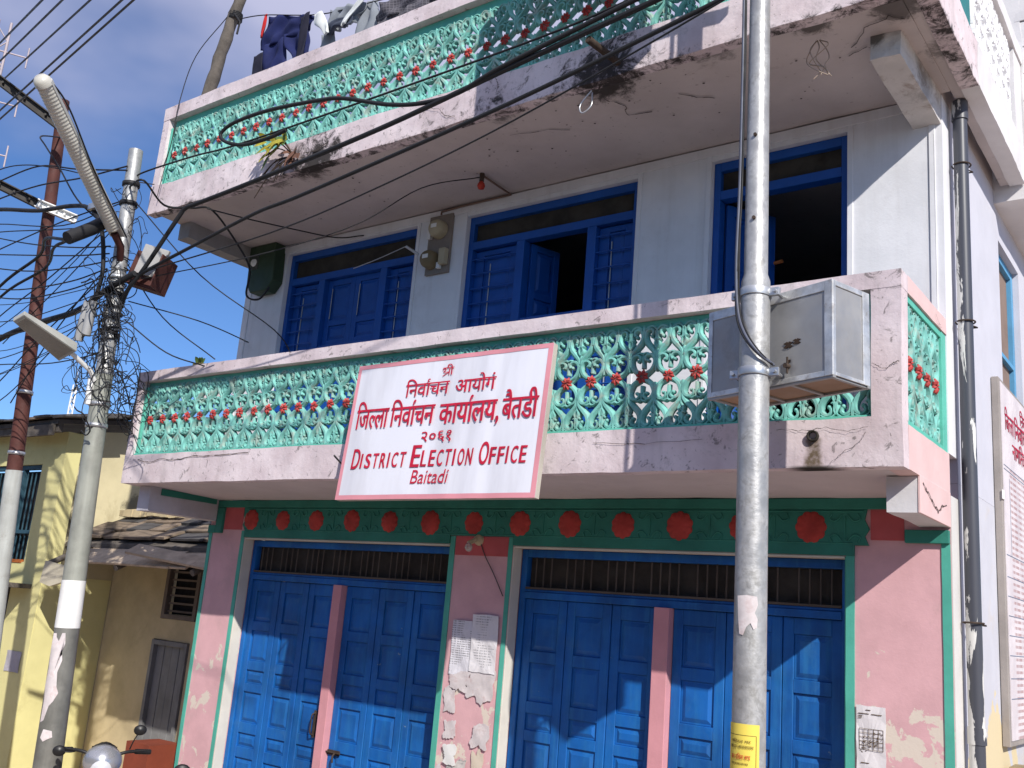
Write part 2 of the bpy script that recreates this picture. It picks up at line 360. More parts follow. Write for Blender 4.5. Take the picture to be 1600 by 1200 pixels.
# ------------------------------------------------------------------ the office building
B = empty('office_building', 'three storey office building with pink and turquoise balconies and blue doors', 'building', group=None)
XL = -7.42
D1 = (-6.83, -4.058, ZG+0.12, 2.29); D2 = (-3.378, -0.652, ZG+0.12, 2.29)
wall_sheet(XL, 0.0, ZG, 2.66, 0.0, 0.22, [D1, D2]).build('front_wall', M_PINK, B)
W1 = (-6.76, -4.86, 3.25, 5.39); W2 = (-4.225, -2.39, 3.25, 5.37); W3 = (-1.72, -0.65, 2.97, 5.37)
wall_sheet(XL, 0.0, 2.96, 5.495, 0.0, 0.22, [W1, W2, W3]).build('upper_front_wall', M_WALL, B)
wall_sheet(0.225, 7.0, ZG, 2.8, -0.22, 0.0, [], 'x').build('side_wall', mat('stained_side_wall', (0.52, 0.52, 0.565, 1), 0.85, var=0.06, bump=0.2, bs=50, dirt=(0.55, 0.42, 0.22, 1), da=0.3, ds=1.5, peel=((0.62, 0.52, 0.33, 1), 0.50, 1.9, 1.1)), B)
SW = (1.86, 2.75, 3.35, 5.10)
wall_sheet(0.225, 7.0, 2.802, 5.50, -0.22, 0.0, [SW], 'x').build('upper_side_wall', mat('lavender_side_wall', (0.53, 0.53, 0.585, 1), 0.85, var=0.05, bump=0.2, bs=50), B)
bx('corner_plaster', mat('cream_white_plaster', (0.60, 0.585, 0.56, 1), 0.85, var=0.06, bump=0.3), B, 0.0005, 0.005, 0.002, 0.226, ZG, 2.69, bevel=0)
wall_sheet(0.225, 7.0, ZG, 5.5, XL, XL+0.22, [], 'x').build('party_wall', M_WALL, B)
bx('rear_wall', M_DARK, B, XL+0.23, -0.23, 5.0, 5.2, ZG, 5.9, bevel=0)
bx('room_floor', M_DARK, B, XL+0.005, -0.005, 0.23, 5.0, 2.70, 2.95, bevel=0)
# plaster bands and drawn lines on the upper wall
for a, b in ((XL+0.0, W1[0]), (W1[1], W2[0]), (W2[1], W3[0]), (W3[1], 0.0)):
    mb = MB(); w = 0.045
    for x in (a+(0.0 if a > XL+0.01 else 0.06), b-w-(0.0 if b < -0.01 else 0.045)):
        mb.box(x+0.002, x+w-0.002, -0.010, -0.0005, 3.0, 5.49)
    mb.build('plaster_band', M_WALL, B, 0.003)
mb = MB(); mb.box(XL, -0.005, -0.013, -0.0007, 5.41, 5.49); mb.build('lintel_band', M_WALL, B, 0.003)

# cantilevered slabs: soffit slopes up towards the outside
def slab(name, x0, x1, y0, z_out, z_in, ztop, m, amp=0.006):
    def sk(p):
        if p.z < (z_out+ztop)/2: t = max(0, min(1, (p.y-y0)/(-y0))); p.z += (z_in-z_out)*t
        return p
    return rough_box(x0, x1, y0, 0.0, z_out, ztop, 0.09, amp, 1.0, sk).build(name, m, B)
slab('lower_soffit_slab', -7.44, -0.03, -0.945, 2.708, 2.675, 2.93, M_SOFFIT2)
slab('upper_soffit_slab', -7.45, 0.06, -1.185, 5.508, 5.502, 5.79, M_SOFFIT)
bx('terrace_slab', M_SOFFIT, B, XL, 0.0, 0.001, 5.0, 5.505, 5.79, bevel=0)
rough_box(0.0605, 0.165, -1.18, 1.71, 5.51, 5.79, 0.08, 0.006, 2.0).build('side_soffit_slab', M_SOFFIT, B)

# brackets
def bracket(name, x0, x1, y0, z0, z1, m, dz=0.0, taper=0.0):
    def sk(p):
        t = max(0, min(1, (p.y-y0)/(-y0)))
        if p.z < (z0+z1)/2: p.z += dz*(1-t)
        return p
    return rough_box(x0, x1, y0, -0.001, z0, z1, 0.05, 0.005, 5.0, sk).build(name, m, B)
M_BRK = mat('grey_white_bracket', (0.58, 0.57, 0.58, 1), 0.85, var=0.12, dirt=(0.25, 0.2, 0.17, 1), da=0.35, ds=3, bump=0.3)
def brk_sk(p):
    t = max(0, min(1, -p.y/0.89)); lo = p.z < 5.39
    p.z += (0.07 if lo else 0.0)*t; p.x -= 0.03*t; q = noise.noise(p*14)
    if t > 0.9 and p.x > -0.14: p.y += 0.03*abs(q)
    return p
rough_box(-0.19, -0.004, -0.89, -0.001, 5.27, 5.508, 0.035, 0.007, 5.0, brk_sk).build('beam_bracket', mat('stained_bracket', (0.58, 0.56, 0.54, 1), 0.85, var=0.12, vs=4, dirt=(0.20, 0.13, 0.09, 1), da=0.6, ds=4, dth=0.5, bump=0.4, mold=[((-0.2, -0.89, 5.50), 0.14, 0.8), ((-0.03, -0.4, 5.45), 0.3, 0.35)]), B)
bracket('beam_bracket', XL-0.02, XL+0.16, -0.95, 5.33, 5.51, mat('grey_bracket', (0.30, 0.29, 0.285, 1), 0.9, var=0.15, dirt=(0.12, 0.1, 0.09, 1), da=0.5, ds=4, bump=0.4))
bracket('beam_bracket', -0.185, -0.012, -0.715, 2.49, 2.70, M_BRK)
bracket('beam_bracket', -7.50, -7.31, -0.86, 2.455, 2.70, mat('lavender_bracket', (0.50, 0.49, 0.53, 1), 0.85, bump=0.2))
# pink cheek on the right lower bracket and green trims
bx('bracket_cheek', mat('soft_pink_paint', (0.66, 0.47, 0.455, 1), 0.85, var=0.08, dirt=(0.45, 0.3, 0.27, 1), da=0.25, ds=3, bump=0.25), B, -0.011, 0.004, -0.72, -0.002, 2.487, 2.705, bevel=0.003)
bx('green_trim', M_DGREEN, B, -7.305, -7.296, -0.74, -0.06, 2.625, 2.69, bevel=0)
tr = MB()
tr.box(-7.30, -0.35, -0.035, -0.0005, 2.60, 2.672)
tr.box(-7.30, -7.20, -0.034, -0.0005, 2.33, 2.598)
tr.box(-7.418, -7.302, -0.034, -0.0005, 2.33, 2.41)
tr.build('green_cornice', M_DGREEN, B, 0.004)
bx('green_cornice', M_DGREEN, B, -0.27, -0.004, -0.033, -0.0005, 2.385, 2.468)

# green painted strips round the pillars (paint with a raised lip)
M_STRIP = mat('green_strip_paint', (0.08, 0.38, 0.295, 1), 0.7, var=0.15, bump=0.25)
for x0, x1, z1 in ((XL+0.0, XL+0.05, 2.33), (-6.885, -6.832, 2.36), (-4.056, -4.0, 2.36), (-3.425, -3.38, 2.36), (-0.650, -0.592, 2.36), (-0.055, -0.002, 2.384)):
    pts = []; n = 24
    for i in range(n+1): pts.append((x0+0.004*noise.noise(Vector((x0*9, i*0.9, 0))), ZG+(z1-ZG)*i/n))
    for i in range(n, -1, -1): pts.append((x1-0.001-0.003*abs(noise.noise(Vector((x1*9, i*0.9, 5)))), ZG+(z1-ZG)*i/n))
    mb = MB(); mb.prism(pts, 'y', -0.008, -0.0005); mb.build('green_strip', M_STRIP, B)
# white jambs inside the door openings
M_JAMB = mat('cream_jamb', (0.60, 0.57, 0.50, 1), 0.85, var=0.1, bump=0.3)
for d in (D1, D2):
    bx('door_jamb', M_JAMB, B, d[0]-0.002, d[0]+0.008, 0.0005, 0.115, d[2], d[3]-0.002)
    bx('door_jamb', M_STRIP, B, d[1]-0.008, d[1]+0.002, 0.0005, 0.115, d[2], d[3]-0.002)
    bx('lintel_edge', M_JAMB, B, d[0]+0.009, d[1]-0.009, -0.004, 0.115, d[3]-0.012, d[3]+0.002)

bx('shaded_pillar_top', M_SHADEPINK, B, -7.19, -6.895, -0.006, -0.0004, 2.37, 2.60, bevel=0)  # thin panels painting the redder, shaded look of the pillar tops
bx('shaded_pillar_top', M_SHADEPINK, B, -0.49, -0.28, -0.006, -0.0004, 2.40, 2.60, bevel=0)
bx('shaded_pillar_top', M_SHADEPINK, B, -3.995, -3.43, -0.006, -0.0004, 2.20, 2.36, bevel=0)
# frieze with rosettes and carved vine
fz = empty_fr = MB()
pts = [(-6.93, 2.36)]
pts = [(-6.87, 2.598), (-6.87, 2.52), (-6.84, 2.47), (-6.87, 2.42), (-6.83, 2.365), (-6.83, 2.294), (-4.058, 2.294), (-4.058, 2.365), (-3.377, 2.365), (-3.377, 2.294), (-0.593, 2.294), (-0.593, 2.362), (-0.50, 2.362), (-0.525, 2.42), (-0.495, 2.47), (-0.525, 2.53), (-0.51, 2.598)]
fz.prism(pts, 'y', -0.02, -0.0006)
FR = fz.build('frieze', M_DGREEN, B)
vine = MB()
for k in range(13):
    x = -6.49+0.4865*k
    for s in (1, -1):
        for q in (1, -1):
            p = [(x+s*0.02, -0.022, 2.475+q*0.085), (x+s*0.06, -0.024, 2.475+q*0.045), (x+s*0.10, -0.023, 2.475+q*0.06), (x+s*0.085, -0.022, 2.475+q*0.095)]
            vine.tube(cat_rom(p, 4), 0.006, 5)
    vine.tube([(x, -0.021, 2.40), (x, -0.023, 2.475), (x, -0.021, 2.55)], 0.006, 5)
vine.tube([(-6.82, -0.019, 2.585), (-0.53, -0.019, 2.585)], 0.007, 5); vine.tube([(-6.82, -0.019, 2.375), (-0.60, -0.019, 2.375)], 0.005, 5)
vine.build('carved_vine', M_DGREEN, FR)
def rosette_mb(r=0.108, n=10, t=0.022):
    mb = MB(); ring = []
    m = n*6
    for i in range(m):
        a = 2*math.pi*i/m; rr = r*(0.90+0.10*abs(math.cos(a*n/2))); ring.append((rr*math.cos(a), rr*math.sin(a)))
    v = [(x, 0, z) for x, z in ring]+[(x*0.93, -t*0.7, z*0.93) for x, z in ring]+[(x*0.35, -t, z*0.35) for x, z in ring]+[(0, -t*1.15, 0)]
    f = [(i, (i+1) % m, m+(i+1) % m, m+i) for i in range(m)]+[(m+i, m+(i+1) % m, 2*m+(i+1) % m, 2*m+i) for i in range(m)]+[(2*m+i, 2*m+(i+1) % m, 3*m) for i in range(m)]
    mb.add(v, f, True); return mb
ros = None
M_ROS = mat('red_rosette', (0.40, 0.050, 0.042, 1), 0.8, var=0.3, vs=5, dirt=(0.16, 0.04, 0.035, 1), da=0.6, ds=9, bump=0.25)
for k in range(13):
    x = -6.248-0.4865+0.4865*k+(0.01 if k > 4 else 0)
    if ros is None: ros = rosette_mb().build('rosette', M_ROS, FR); ros.location = (x, -0.0205, 2.473)
    else:
        o = share(ros, FR, (x+random.uniform(-.006, .006), -0.0205, 2.473+random.uniform(-.005, .005))); o.rotation_euler = (0, random.uniform(-.3, .3), 0); q_ = random.uniform(.93, 1.05); o.scale = (q_, random.uniform(.6, 1.1), q_*random.uniform(.96, 1.04))

# --- doors
def leaf_mb(w, h, rows, th=0.035, st=0.075):
    """folding door leaf, origin bottom left, front at y=0 looking to -y"""
    mb = MB(); zs = [0]+[z for r in rows for z in r]+[h]
    mb.box(0, st, 0, th, 0, h); mb.box(w-st, w, 0, th, 0, h)
    for i in range(0, len(zs), 2): mb.box(st+0.0003, w-st-0.0003, 0.0004, th, zs[i], zs[i+1])
    for (a, b) in rows:
        mb.box(st, w-st, 0.016, th-0.003, a, b)
        x0, x1, z0, z1 = st+0.016, w-st-0.016, a+0.016, b-0.016; i = min(0.028, (b-a)/5)
        v = [(x0, 0.0155, z0), (x1, 0.0155, z0), (x1, 0.0155, z1), (x0, 0.0155, z1), (x0+i, 0.003, z0+i), (x1-i, 0.003, z0+i), (x1-i, 0.003, z1-i), (x0+i, 0.003, z1-i)]
        mb.add(v, [(0, 1, 5, 4), (1, 2, 6, 5), (2, 3, 7, 6), (3, 0, 4, 7), (4, 5, 6, 7)])
    return mb
ROWS = [(0.12, 0.42), (0.52, 0.80), (0.90, 1.03), (1.13, 1.42), (1.50, 1.63), (1.72, 2.02), (2.11, 2.41)]
def door(D, px0, px1, ztr, label):
    z0 = D[2]; yb = 0.12
    fr = MB(); w = 0.055
    x0, x1 = D[0]+0.009, D[1]-0.009
    fr.box(x0, x0+w, yb, yb+0.10, z0, D[3]-0.013); fr.box(x1-w, x1, yb, yb+0.10, z0, D[3]-0.013)
    fr.box(x0+w, x1-w, yb+0.001, yb+0.10, D[3]-0.075, D[3]-0.013)
    fr.box(x0+w, x1-w, yb-0.006, yb+0.10, ztr-0.075, ztr-0.022)
    fr.box(x0+w, x1-w, yb+0.006, yb+0.095, ztr-0.021, ztr)
    F = fr.build('door', M_BLUE, B, 0.004); F['label'] = label
    # transom: rods in front of a dusty dark mesh
    n = int((x1-x0-2*w)/0.075); rod = None; zt0, zt1 = ztr, D[3]-0.076
    for i in range(1, n):
        x = x0+w+(x1-x0-2*w)*i/n
        if i % 5 == 4: continue
        if rod is None: mb = MB(); mb.tube([(0, 0, 0), (0, 0, zt1-zt0)], 0.007, 6); rod = mb.build('transom_rod', M_ROD, F); rod.location = (x, yb+0.03, zt0)
        else: share(rod, F, (x, yb+0.03, zt0))
    bx('transom_mesh', M_MESH, F, x0+w+0.001, x1-w-0.001, yb+0.065, yb+0.075, zt0, zt1, bevel=0)
    bx('transom_sill', M_ROD, F, x0+w+0.001, x1-w-0.001, yb-0.004, yb+0.05, zt0+0.001, zt0+0.018, bevel=0.002)
    # centre post
    pm = MB(); pm.box(px0, px1, yb-0.055, yb+0.09, z0, ztr-0.0755); pm.build('door_post', mat('pink_post_paint', (0.58, 0.27, 0.30, 1), 0.8, var=0.1, dirt=(0.4, 0.3, 0.28, 1), da=0.3, bump=0.25), F, 0.004)
    h = ztr-0.078-z0; cache = {}
    for (a, b) in ((x0+w, px0), (px1, x1-w)):
        lw = (b-a)/3-0.005
        for i in range(3):
            key = round(lw, 3)
            rows = [(r0*h/2.52, r1*h/2.52) for r0, r1 in ROWS]
            if key not in cache: o = leaf_mb(lw, h, rows).build('door_leaf', M_BLUE, F, 0.003, 1); cache[key] = o
            else: o = share(cache[key], F)
            o.location = (a+0.0035+i*(b-a)/3, yb+0.018+0.006*((i*7) % 3), z0)
            o.rotation_euler = (0, 0, (-1)**i*0.004)
    # handle, hasp and bolt
    hd = MB(); xh = px0-0.10; zh = ztr-1.45
    hd.tube(cat_rom([(xh, yb+0.015, zh), (xh, yb-0.03, zh+0.02), (xh, yb-0.035, zh+0.10), (xh, yb-0.03, zh+0.18), (xh, yb+0.015, zh+0.20)], 4), 0.007, 6)
    hd.box(xh-0.018, xh+0.018, yb+0.008, yb+0.018, zh-0.02, zh+0.22); hd.build('handle', M_RUSTB, F)
    hb = MB(); hb.box(px1+0.01, px1+0.16, yb+0.002, yb+0.016, zh-0.13, zh-0.09); hb.tube([(px1+0.0, yb-0.006, zh-0.11), (px1+0.18, yb-0.006, zh-0.11)], 0.008, 6)
    hb.tube(cat_rom([(px1+0.12, yb-0.01, zh-0.11), (px1+0.12, yb-0.035, zh-0.14), (px1+0.12, yb-0.03, zh-0.19)], 3), 0.009, 6); hb.build('door_bolt', M_RUSTB, F)
    return F
door(D1, -5.51, -5.40, 1.955, 'left pair of blue folding doors')
door(D2, -2.09, -1.965, 1.955, 'right pair of blue folding doors')

# --- upper windows
def pane_mb(w, h, rows, th=0.03, st=0.06): return leaf_mb(w, h, rows, th, st)
def window(W, mull, ztr, kind, label):
    x0, x1, z0, z1 = W; yb = 0.045; w = 0.055
    x0 += 0.002; x1 -= 0.002
    fr = MB(); fr.box(x0, x0+w, yb, yb+0.1, z0, z1-0.002); fr.box(x1-w, x1, yb, yb+0.1, z0, z1-0.002)
    fr.box(x0+w, x1-w, yb+0.001, yb+0.1, z1-0.075, z1-0.002)
    fr.box(x0+w, x1-w, yb+0.001, yb+0.1, ztr, ztr+0.075)
    ed = [x0+w]
    for m in mull: fr.box(m-0.045, m+0.045, yb+0.002, yb+0.1, z0, ztr-0.0005); ed += [m-0.045, m+0.045]
    ed.append(x1-w)
    F = fr.build('window', M_BLUE2, B, 0.004); F['label'] = label
    bx('transom_mesh', M_MESH, F, x0+w+0.001, x1-w-0.001, yb+0.05, yb+0.06, ztr+0.076, z1-0.076, bevel=0)
    for i in range(0, len(ed), 2):
        a, b = ed[i], ed[i+1]; k = kind[i//2]; zb = 4.30 if k in 'SOC' else z0
        if k == 'L':            # closed side shutter behind horizontal rods
            o = leaf_mb(b-a-0.004, ztr-z0-0.01, [(0.05, 0.75), (0.85, ztr-z0-0.06)], 0.03, 0.10).build('shutter', M_BLUE2, F, 0.002, 1); o.location = (a+0.002, yb+0.06, z0)
            lp = MB(); xm = a+(b-a)*0.36; lp.box(xm, xm+0.007, yb+0.052, yb+0.0585, z0+0.3, ztr-0.15); lp.build('worn_edge', M_EDGEW, F)
            rod = None
            for q in range(int((ztr-z0)/0.145)):
                z = ztr-0.10-q*0.145
                if rod is None: mb = MB(); mb.tube([(0, 0, 0), (b-a, 0, 0)], 0.008, 6); rod = mb.build('window_rod', M_BLUE2, F); rod.location = (a, yb+0.02, z)
                else: share(rod, F, (a, yb+0.02, z))
        elif k == 'C':          # closed double shutter
            bx('window_sill', M_BLUE2, F, a+0.001, b-0.001, yb+0.012, yb+0.1, zb-0.07, zb); 
            w2 = (b-a)/2-0.004
            for s in range(2):
                o = leaf_mb(w2, ztr-zb-0.006, [(0.06, 0.22), (0.28, ztr-zb-0.07)], 0.03, 0.07).build('shutter', M_BLUE2, F, 0.002, 1); o.location = (a+0.003+s*(w2+0.003), yb+0.062, zb+0.003)
                lp = MB(); xm = a+0.075+s*(w2+0.003); lp.box(xm, xm+0.006, yb+0.054, yb+0.0605, zb+0.3, ztr-0.10); lp.build('worn_edge', M_EDGEW, F)
            o = leaf_mb(b-a-0.004, zb-0.072-z0, [(0.06, zb-0.13-z0)], 0.03, 0.07).build('lower_panel', M_BLUE2, F, 0.002, 1); o.location = (a+0.002, yb+0.06, z0)
        elif k == 'O':          # open: one shutter swung inward
            bx('window_sill', M_BLUE2, F, a+0.001, b-0.001, yb+0.012, yb+0.1, zb-0.07, zb)
            o = leaf_mb(0.32, ztr-zb-0.01, [(0.06, 0.22), (0.28, ztr-zb-0.07)], 0.03, 0.06).build('shutter', M_BLUE2, F, 0.002, 1)
            o.location = (a+0.02, yb+0.10, zb+0.003); o.rotation_euler = (0, 0, R(72)); o['label'] = 'shutter swung inward'
            o = leaf_mb(0.32, ztr-zb-0.01, [(0.06, 0.22), (0.28, ztr-zb-0.07)], 0.03, 0.06).build('shutter', M_BLUE2, F, 0.002, 1)
            o.location = (b-0.02, yb+0.10, zb+0.003); o.rotation_euler = (0, 0, R(97))
            o = leaf_mb(b-a-0.004, zb-0.072-z0, [(0.06, zb-0.13-z0)], 0.03, 0.07).build('lower_panel', M_BLUE2, F, 0.002, 1); o.location = (a+0.002, yb+0.06, z0)
        elif k == 'D':          # open door leaf swung inward on the left
            o = leaf_mb(0.46, ztr-z0-0.01, [(0.1, 0.7), (0.8, 1.4), (1.5, ztr-z0-0.1)], 0.03, 0.07).build('door_leaf', M_BLUE2, F, 0.002, 1)
            o.location = (a+0.02, yb+0.10, z0+0.005); o.rotation_euler = (0, 0, R(58)); o['label'] = 'door leaf swung inward'
            mb = MB(); mb.tube([(a+0.29, yb+0.42, 4.62), (a+0.36, yb+0.40, 4.62)], 0.016, 8); mb.build('handle', mat('orange_handle', (0.45, 0.13, 0.03, 1), 0.5), F)
    return F
window(W1, (-6.22, -5.315), 5.035, 'LCL', 'left window with all shutters closed')
window(W2, (-3.61, -2.85), 5.04, 'LOL', 'middle window with open centre')
window(W3, (), 5.05, 'D', 'right doorway with leaf open inward')
# side window
SF = MB()
SF.box(-0.13, -0.05, SW[0]+0.002, SW[0]+0.06, SW[2]+0.002, SW[3]-0.002); SF.box(-0.13, -0.05, SW[1]-0.07, SW[1]-0.002, SW[2]+0.002, SW[3]-0.002)
SF.box(-0.13, -0.052, SW[0]+0.06, SW[1]-0.07, SW[3]-0.07, SW[3]-0.002); SF.box(-0.13, -0.052, SW[0]+0.06, SW[1]-0.07, 4.18, 4.22); SF.box(-0.13, -0.052, SW[0]+0.06, SW[1]-0.07, SW[2]+0.002, SW[2]+0.07)
S_ = SF.build('window', mat('pale_blue_paint', (0.10, 0.30, 0.50, 1), 0.6), B, 0.003); S_['label'] = 'side wall window with brown panels'
bx('pane', mat('brown_shutter_board', (0.22, 0.16, 0.13, 1), 0.8, streak=0.3), S_, -0.105, -0.09, SW[0]+0.061, SW[1]-0.071, SW[2]+0.07, 4.18, bevel=0)
bx('pane', mat('brown_shutter_board', (0.22, 0.16, 0.13, 1), 0.8), S_, -0.105, -0.09, SW[0]+0.061, SW[1]-0.071, 4.221, SW[3]-0.071, bevel=0)

# --- cement grille block (200 mm module, 700 mm high), origin at flower centre, front towards -y
def ribbon(mb, pts, depth=0.034, n=4, back=0.012):
    P = cat_rom([(p[0], p[1], p[2]) for p in pts], n)   # x, z, width
    m = len(P); vs = []
    for i in range(m):
        a = P[max(i-1, 0)]; b = P[min(i+1, m-1)]; t = Vector((b.x-a.x, b.y-a.y)); t = t.normalized() if t.length > 1e-9 else Vector((1, 0)); nn = Vector((-t.y, t.x)); w = P[i].z/2*1.5
        for (o, y) in ((-1, back), (-1, -depth*0.35), (-0.45, -depth), (0.35, -depth*0.95), (1, -depth*0.35), (1, back)):
            vs.append((P[i].x+nn.x*w*o, y, P[i].y+nn.y*w*o))
    fs = [(i*6+k, i*6+(k+1) % 6, (i+1)*6+(k+1) % 6, (i+1)*6+k) for i in range(m-1) for k in range(6)]
    fs += [(0, 1, 2, 3, 4, 5), tuple((m-1)*6+k for k in (5, 4, 3, 2, 1, 0))]
    mb.add(vs, fs, False)
def bulb(mb, x, z, r, d=0.030):
    n = 8; vs = []
    for (q, y) in ((1, 0.008), (1, -d*0.5), (0.6, -d*0.92)):
        for k in range(n): a = 2*math.pi*k/n; vs.append((x+r*q*math.cos(a), y, z+r*q*math.sin(a)))
    vs.append((x, -d*1.05, z)); fs = [(i*n+k, i*n+(k+1) % n, (i+1)*n+(k+1) % n, (i+1)*n+k) for i in range(2) for k in range(n)]+[(2*n+k, 2*n+(k+1) % n, 3*n) for k in range(n)]
    mb.add(vs, fs, True)
def grille_mb(q=1.0):
    mb = MB()
    H = [
        [(.030, .022, .016), (.062, .045, .022), (.086, .080, .028), (.090, .118, .026), (.068, .148, .022), (.038, .152, .018), (.018, .134, .016), (.024, .110, .014)],
        [(.098, .040, .010), (.099, .075, .018), (.100, .14, .022), (.100, .20, .014), (.100, .245, .005)],
        [(.094, .130, .016), (.084, .168, .024), (.052, .205, .028), (.022, .240, .028), (.010, .280, .024), (.020, .318, .022), (.050, .332, .020), (.070, .314, .018), (.066, .288, .014)],
        [(.012, .330, .010), (.035, .344, .018), (.062, .350, .018), (.085, .336, .013), (.101, .318, .008)],
        [(.072, .262, .008), (.088, .256, .018), (.096, .275, .022), (.092, .305, .016), (.100, .33, .006)],
        [(.004, .158, .012), (.020, .166, .014), (.044, .160, .010)],
        [(.098, .195, .008), (.084, .225, .016), (.090, .250, .010)],
    ]
    for sz in (1, -1):
        for s in (1, -1):
            for st in H:
                ribbon(mb, [(s*x, sz*z, w) for x, z, w in st], 0.034 if st is not H[1] else 0.028)
            bulb(mb, s*.036, sz*.112, .013); bulb(mb, s*.058, sz*.282, .014)
        ribbon(mb, [(0, sz*.262, .010), (0, sz*.31, .026), (0, sz*.337, .022), (0, sz*.358, .006)], 0.036)
        ribbon(mb, [(0, sz*.060, .020), (0, sz*.11, .016), (0, sz*.170, .012)], 0.026)
        for s in (1, -1):
            ribbon(mb, [(s*.020, sz*.018, .03), (s*.045, sz*.034, .026), (s*.072, sz*.052, .020), (s*.100, sz*.078, .014)], 0.026)
    bulb(mb, 0, 0, .036, .022)
    return mb
def flower_mb(r=0.049):
    mb = MB(); n = 8; c = (0, -0.050, 0)
    for k in range(n):
        a = 2*math.pi*(k+0.5)/n; b0 = a-math.pi/n*0.92; b1 = a+math.pi/n*0.92
        tip = (r*math.cos(a), -0.036, r*math.sin(a)); l = (r*0.74*math.cos(b0), -0.034, r*0.74*math.sin(b0)); q = (r*0.74*math.cos(b1), -0.034, r*0.74*math.sin(b1))
        mid = (r*0.55*math.cos(a), -0.052, r*0.55*math.sin(a)); c2 = (0.004*math.cos(a), -0.044, 0.004*math.sin(a))
        bk = [(p[0], -0.024, p[2]) for p in (l, tip, q)]
        mb.add([c2, l, tip, q, mid]+bk, [(0, 1, 4), (1, 2, 4), (2, 3, 4), (3, 0, 4), (1, 5, 6, 2), (2, 6, 7, 3)])
    return mb
GB = {}
GR = random.Random(41)
def put_grille(parent, m, mflower, pos, rotz, name='grille_block'):
    pos = (pos[0]+GR.uniform(-.0012, .0012), pos[1]+GR.uniform(-.005, .004), pos[2]+GR.uniform(-.004, .004)); key = m.name
    if key not in GB:
        o = grille_mb().build(name, m, parent); GB[key] = o; o.location = pos; o.rotation_euler = (0, 0, rotz)
    else: share(GB[key], parent, pos, rotz)
    if mflower:
        if 'f' not in GB: o = flower_mb().build('flower', mflower, parent); GB['f'] = o; o.location = pos; o.rotation_euler = (0, 0, rotz)
        else:
            f_ = share(GB['f'], parent, (pos[0], pos[1]+GR.uniform(0, .006), pos[2]+GR.uniform(-.003, .003)), rotz); f_.rotation_euler = (0, GR.uniform(-.35, .35), rotz) if abs(rotz) < .1 else (0, 0, rotz); q_ = GR.uniform(.88, 1.06); f_.scale = (q_, 1, q_)

# lower balcony --------------------------------------------------------
ML = M_LOWBAND()
LB = rough_box(-7.54, 0.0, -1.06, -0.945, 2.70, 2.985, 0.055, 0.007, 4.0).build('lower_balcony', ML, B)
def part(mb, name, m, parent, bevel=0): return mb.build(name, m, parent, bevel)
part(rough_box(-7.54, -0.002, -1.062, -0.92, 3.742, 3.846, 0.055, 0.0045, 7.0), 'balcony_rail', ML, LB)
part(rough_box(-0.172, -0.003, -1.058, -0.925, 2.98, 3.744, 0.05, 0.004, 9.0), 'corner_post', ML, LB)
part(rough_box(-7.538, -7.44, -1.058, -0.925, 2.98, 3.744, 0.05, 0.004, 11.0), 'corner_post', ML, LB)
MSP = MC['soft_pink_paint']
part(rough_box(-0.115, 0.001, -0.943, -0.001, 2.702, 2.955, 0.05, 0.004, 3.0), 'side_band', MSP, LB)
part(rough_box(-0.130, 0.001, -0.918, -0.001, 3.744, 3.85, 0.05, 0.004, 5.0), 'side_rail', MSP, LB)
part(rough_box(-7.54, -7.44, -0.943, -0.001, 2.70, 2.96, 0.06, 0.004, 3.0), 'side_band', ML, LB)
part(rough_box(-7.54, -7.44, -0.918, -0.001, 3.744, 3.85, 0.06, 0.004, 3.0), 'side_rail', ML, LB)
fl = MB()   # green lining of the openings
fl.box(-7.438, -0.173, -1.035, -0.93, 2.986, 3.002); fl.box(-7.438, -0.173, -0.985, -0.93, 3.690, 3.7415)
fl.box(-7.4385, -7.405, -1.02, -0.93, 3.0025, 3.6895); fl.box(-0.19, -0.1725, -1.01, -0.93, 3.0025, 3.6895)
fl.build('green_lining', M_GREEN, LB, 0.002)
fl = MB(); fl.box(-0.105, -0.012, -0.90, -0.11, 3.700, 3.743); fl.box(-0.105, -0.012, -0.90, -0.11, 2.956, 2.99); fl.box(-0.10, -0.008, -0.11, -0.002, 2.956, 3.743); fl.build('green_lining', M_GREEN, LB, 0.002)
for k in range(36):
    x = -7.3055+0.2004*k+0.0
    put_grille(LB, M_GRILLE, M_RED, (x, -0.966, 3.350), 0)
for k in range(4): put_grille(LB, M_GRILLE, M_RED, (-0.055, -0.82+0.2*k, 3.345), R(90))
# cracks in the plaster
def crack(pts, y=None, w=0.006, parent=LB, axis='y', val=-1.0625, jit=0.006):
    P = []; rnd = random.Random(len(pts)*7+int(abs(pts[0][0])*100))
    for i in range(len(pts)-1):
        for k in range(5):
            t = k/5; P.append((pts[i][0]+(pts[i+1][0]-pts[i][0])*t+rnd.uniform(-jit, jit), pts[i][1]+(pts[i+1][1]-pts[i][1])*t+rnd.uniform(-jit, jit)))
    P.append(pts[-1]); mb = MB()
    for i in range(len(P)-1):
        a, b = Vector(P[i]), Vector(P[i+1]); d = b-a
        if d.length < 1e-6: continue
        n = Vector((-d.y, d.x)).normalized()*w*rnd.uniform(0.25, 0.7)
        q = [a+n, a-n, b-n*0.9, b+n*0.9]; h = 0.0012*(i % 3)
        f = (lambda p, t: (p.x, t-h, p.y)) if axis == 'y' else (lambda p, t: (t+h, p.x, p.y))
        s = 1 if axis == 'x' else -1
        mb.add([f(p, val) for p in q], [(0, 1, 2, 3)])
    return mb.build('crack', M_CRACK, parent)
crack([(-0.172, 3.30), (-0.12, 3.27), (-0.08, 3.26), (-0.04, 3.29), (-0.012, 3.295)], w=0.004, val=-1.0655)
crack([(-0.19, 2.93), (-0.30, 2.90), (-0.42, 2.93), (-0.56, 2.92), (-0.72, 2.93)], w=0.003, val=-1.0675)
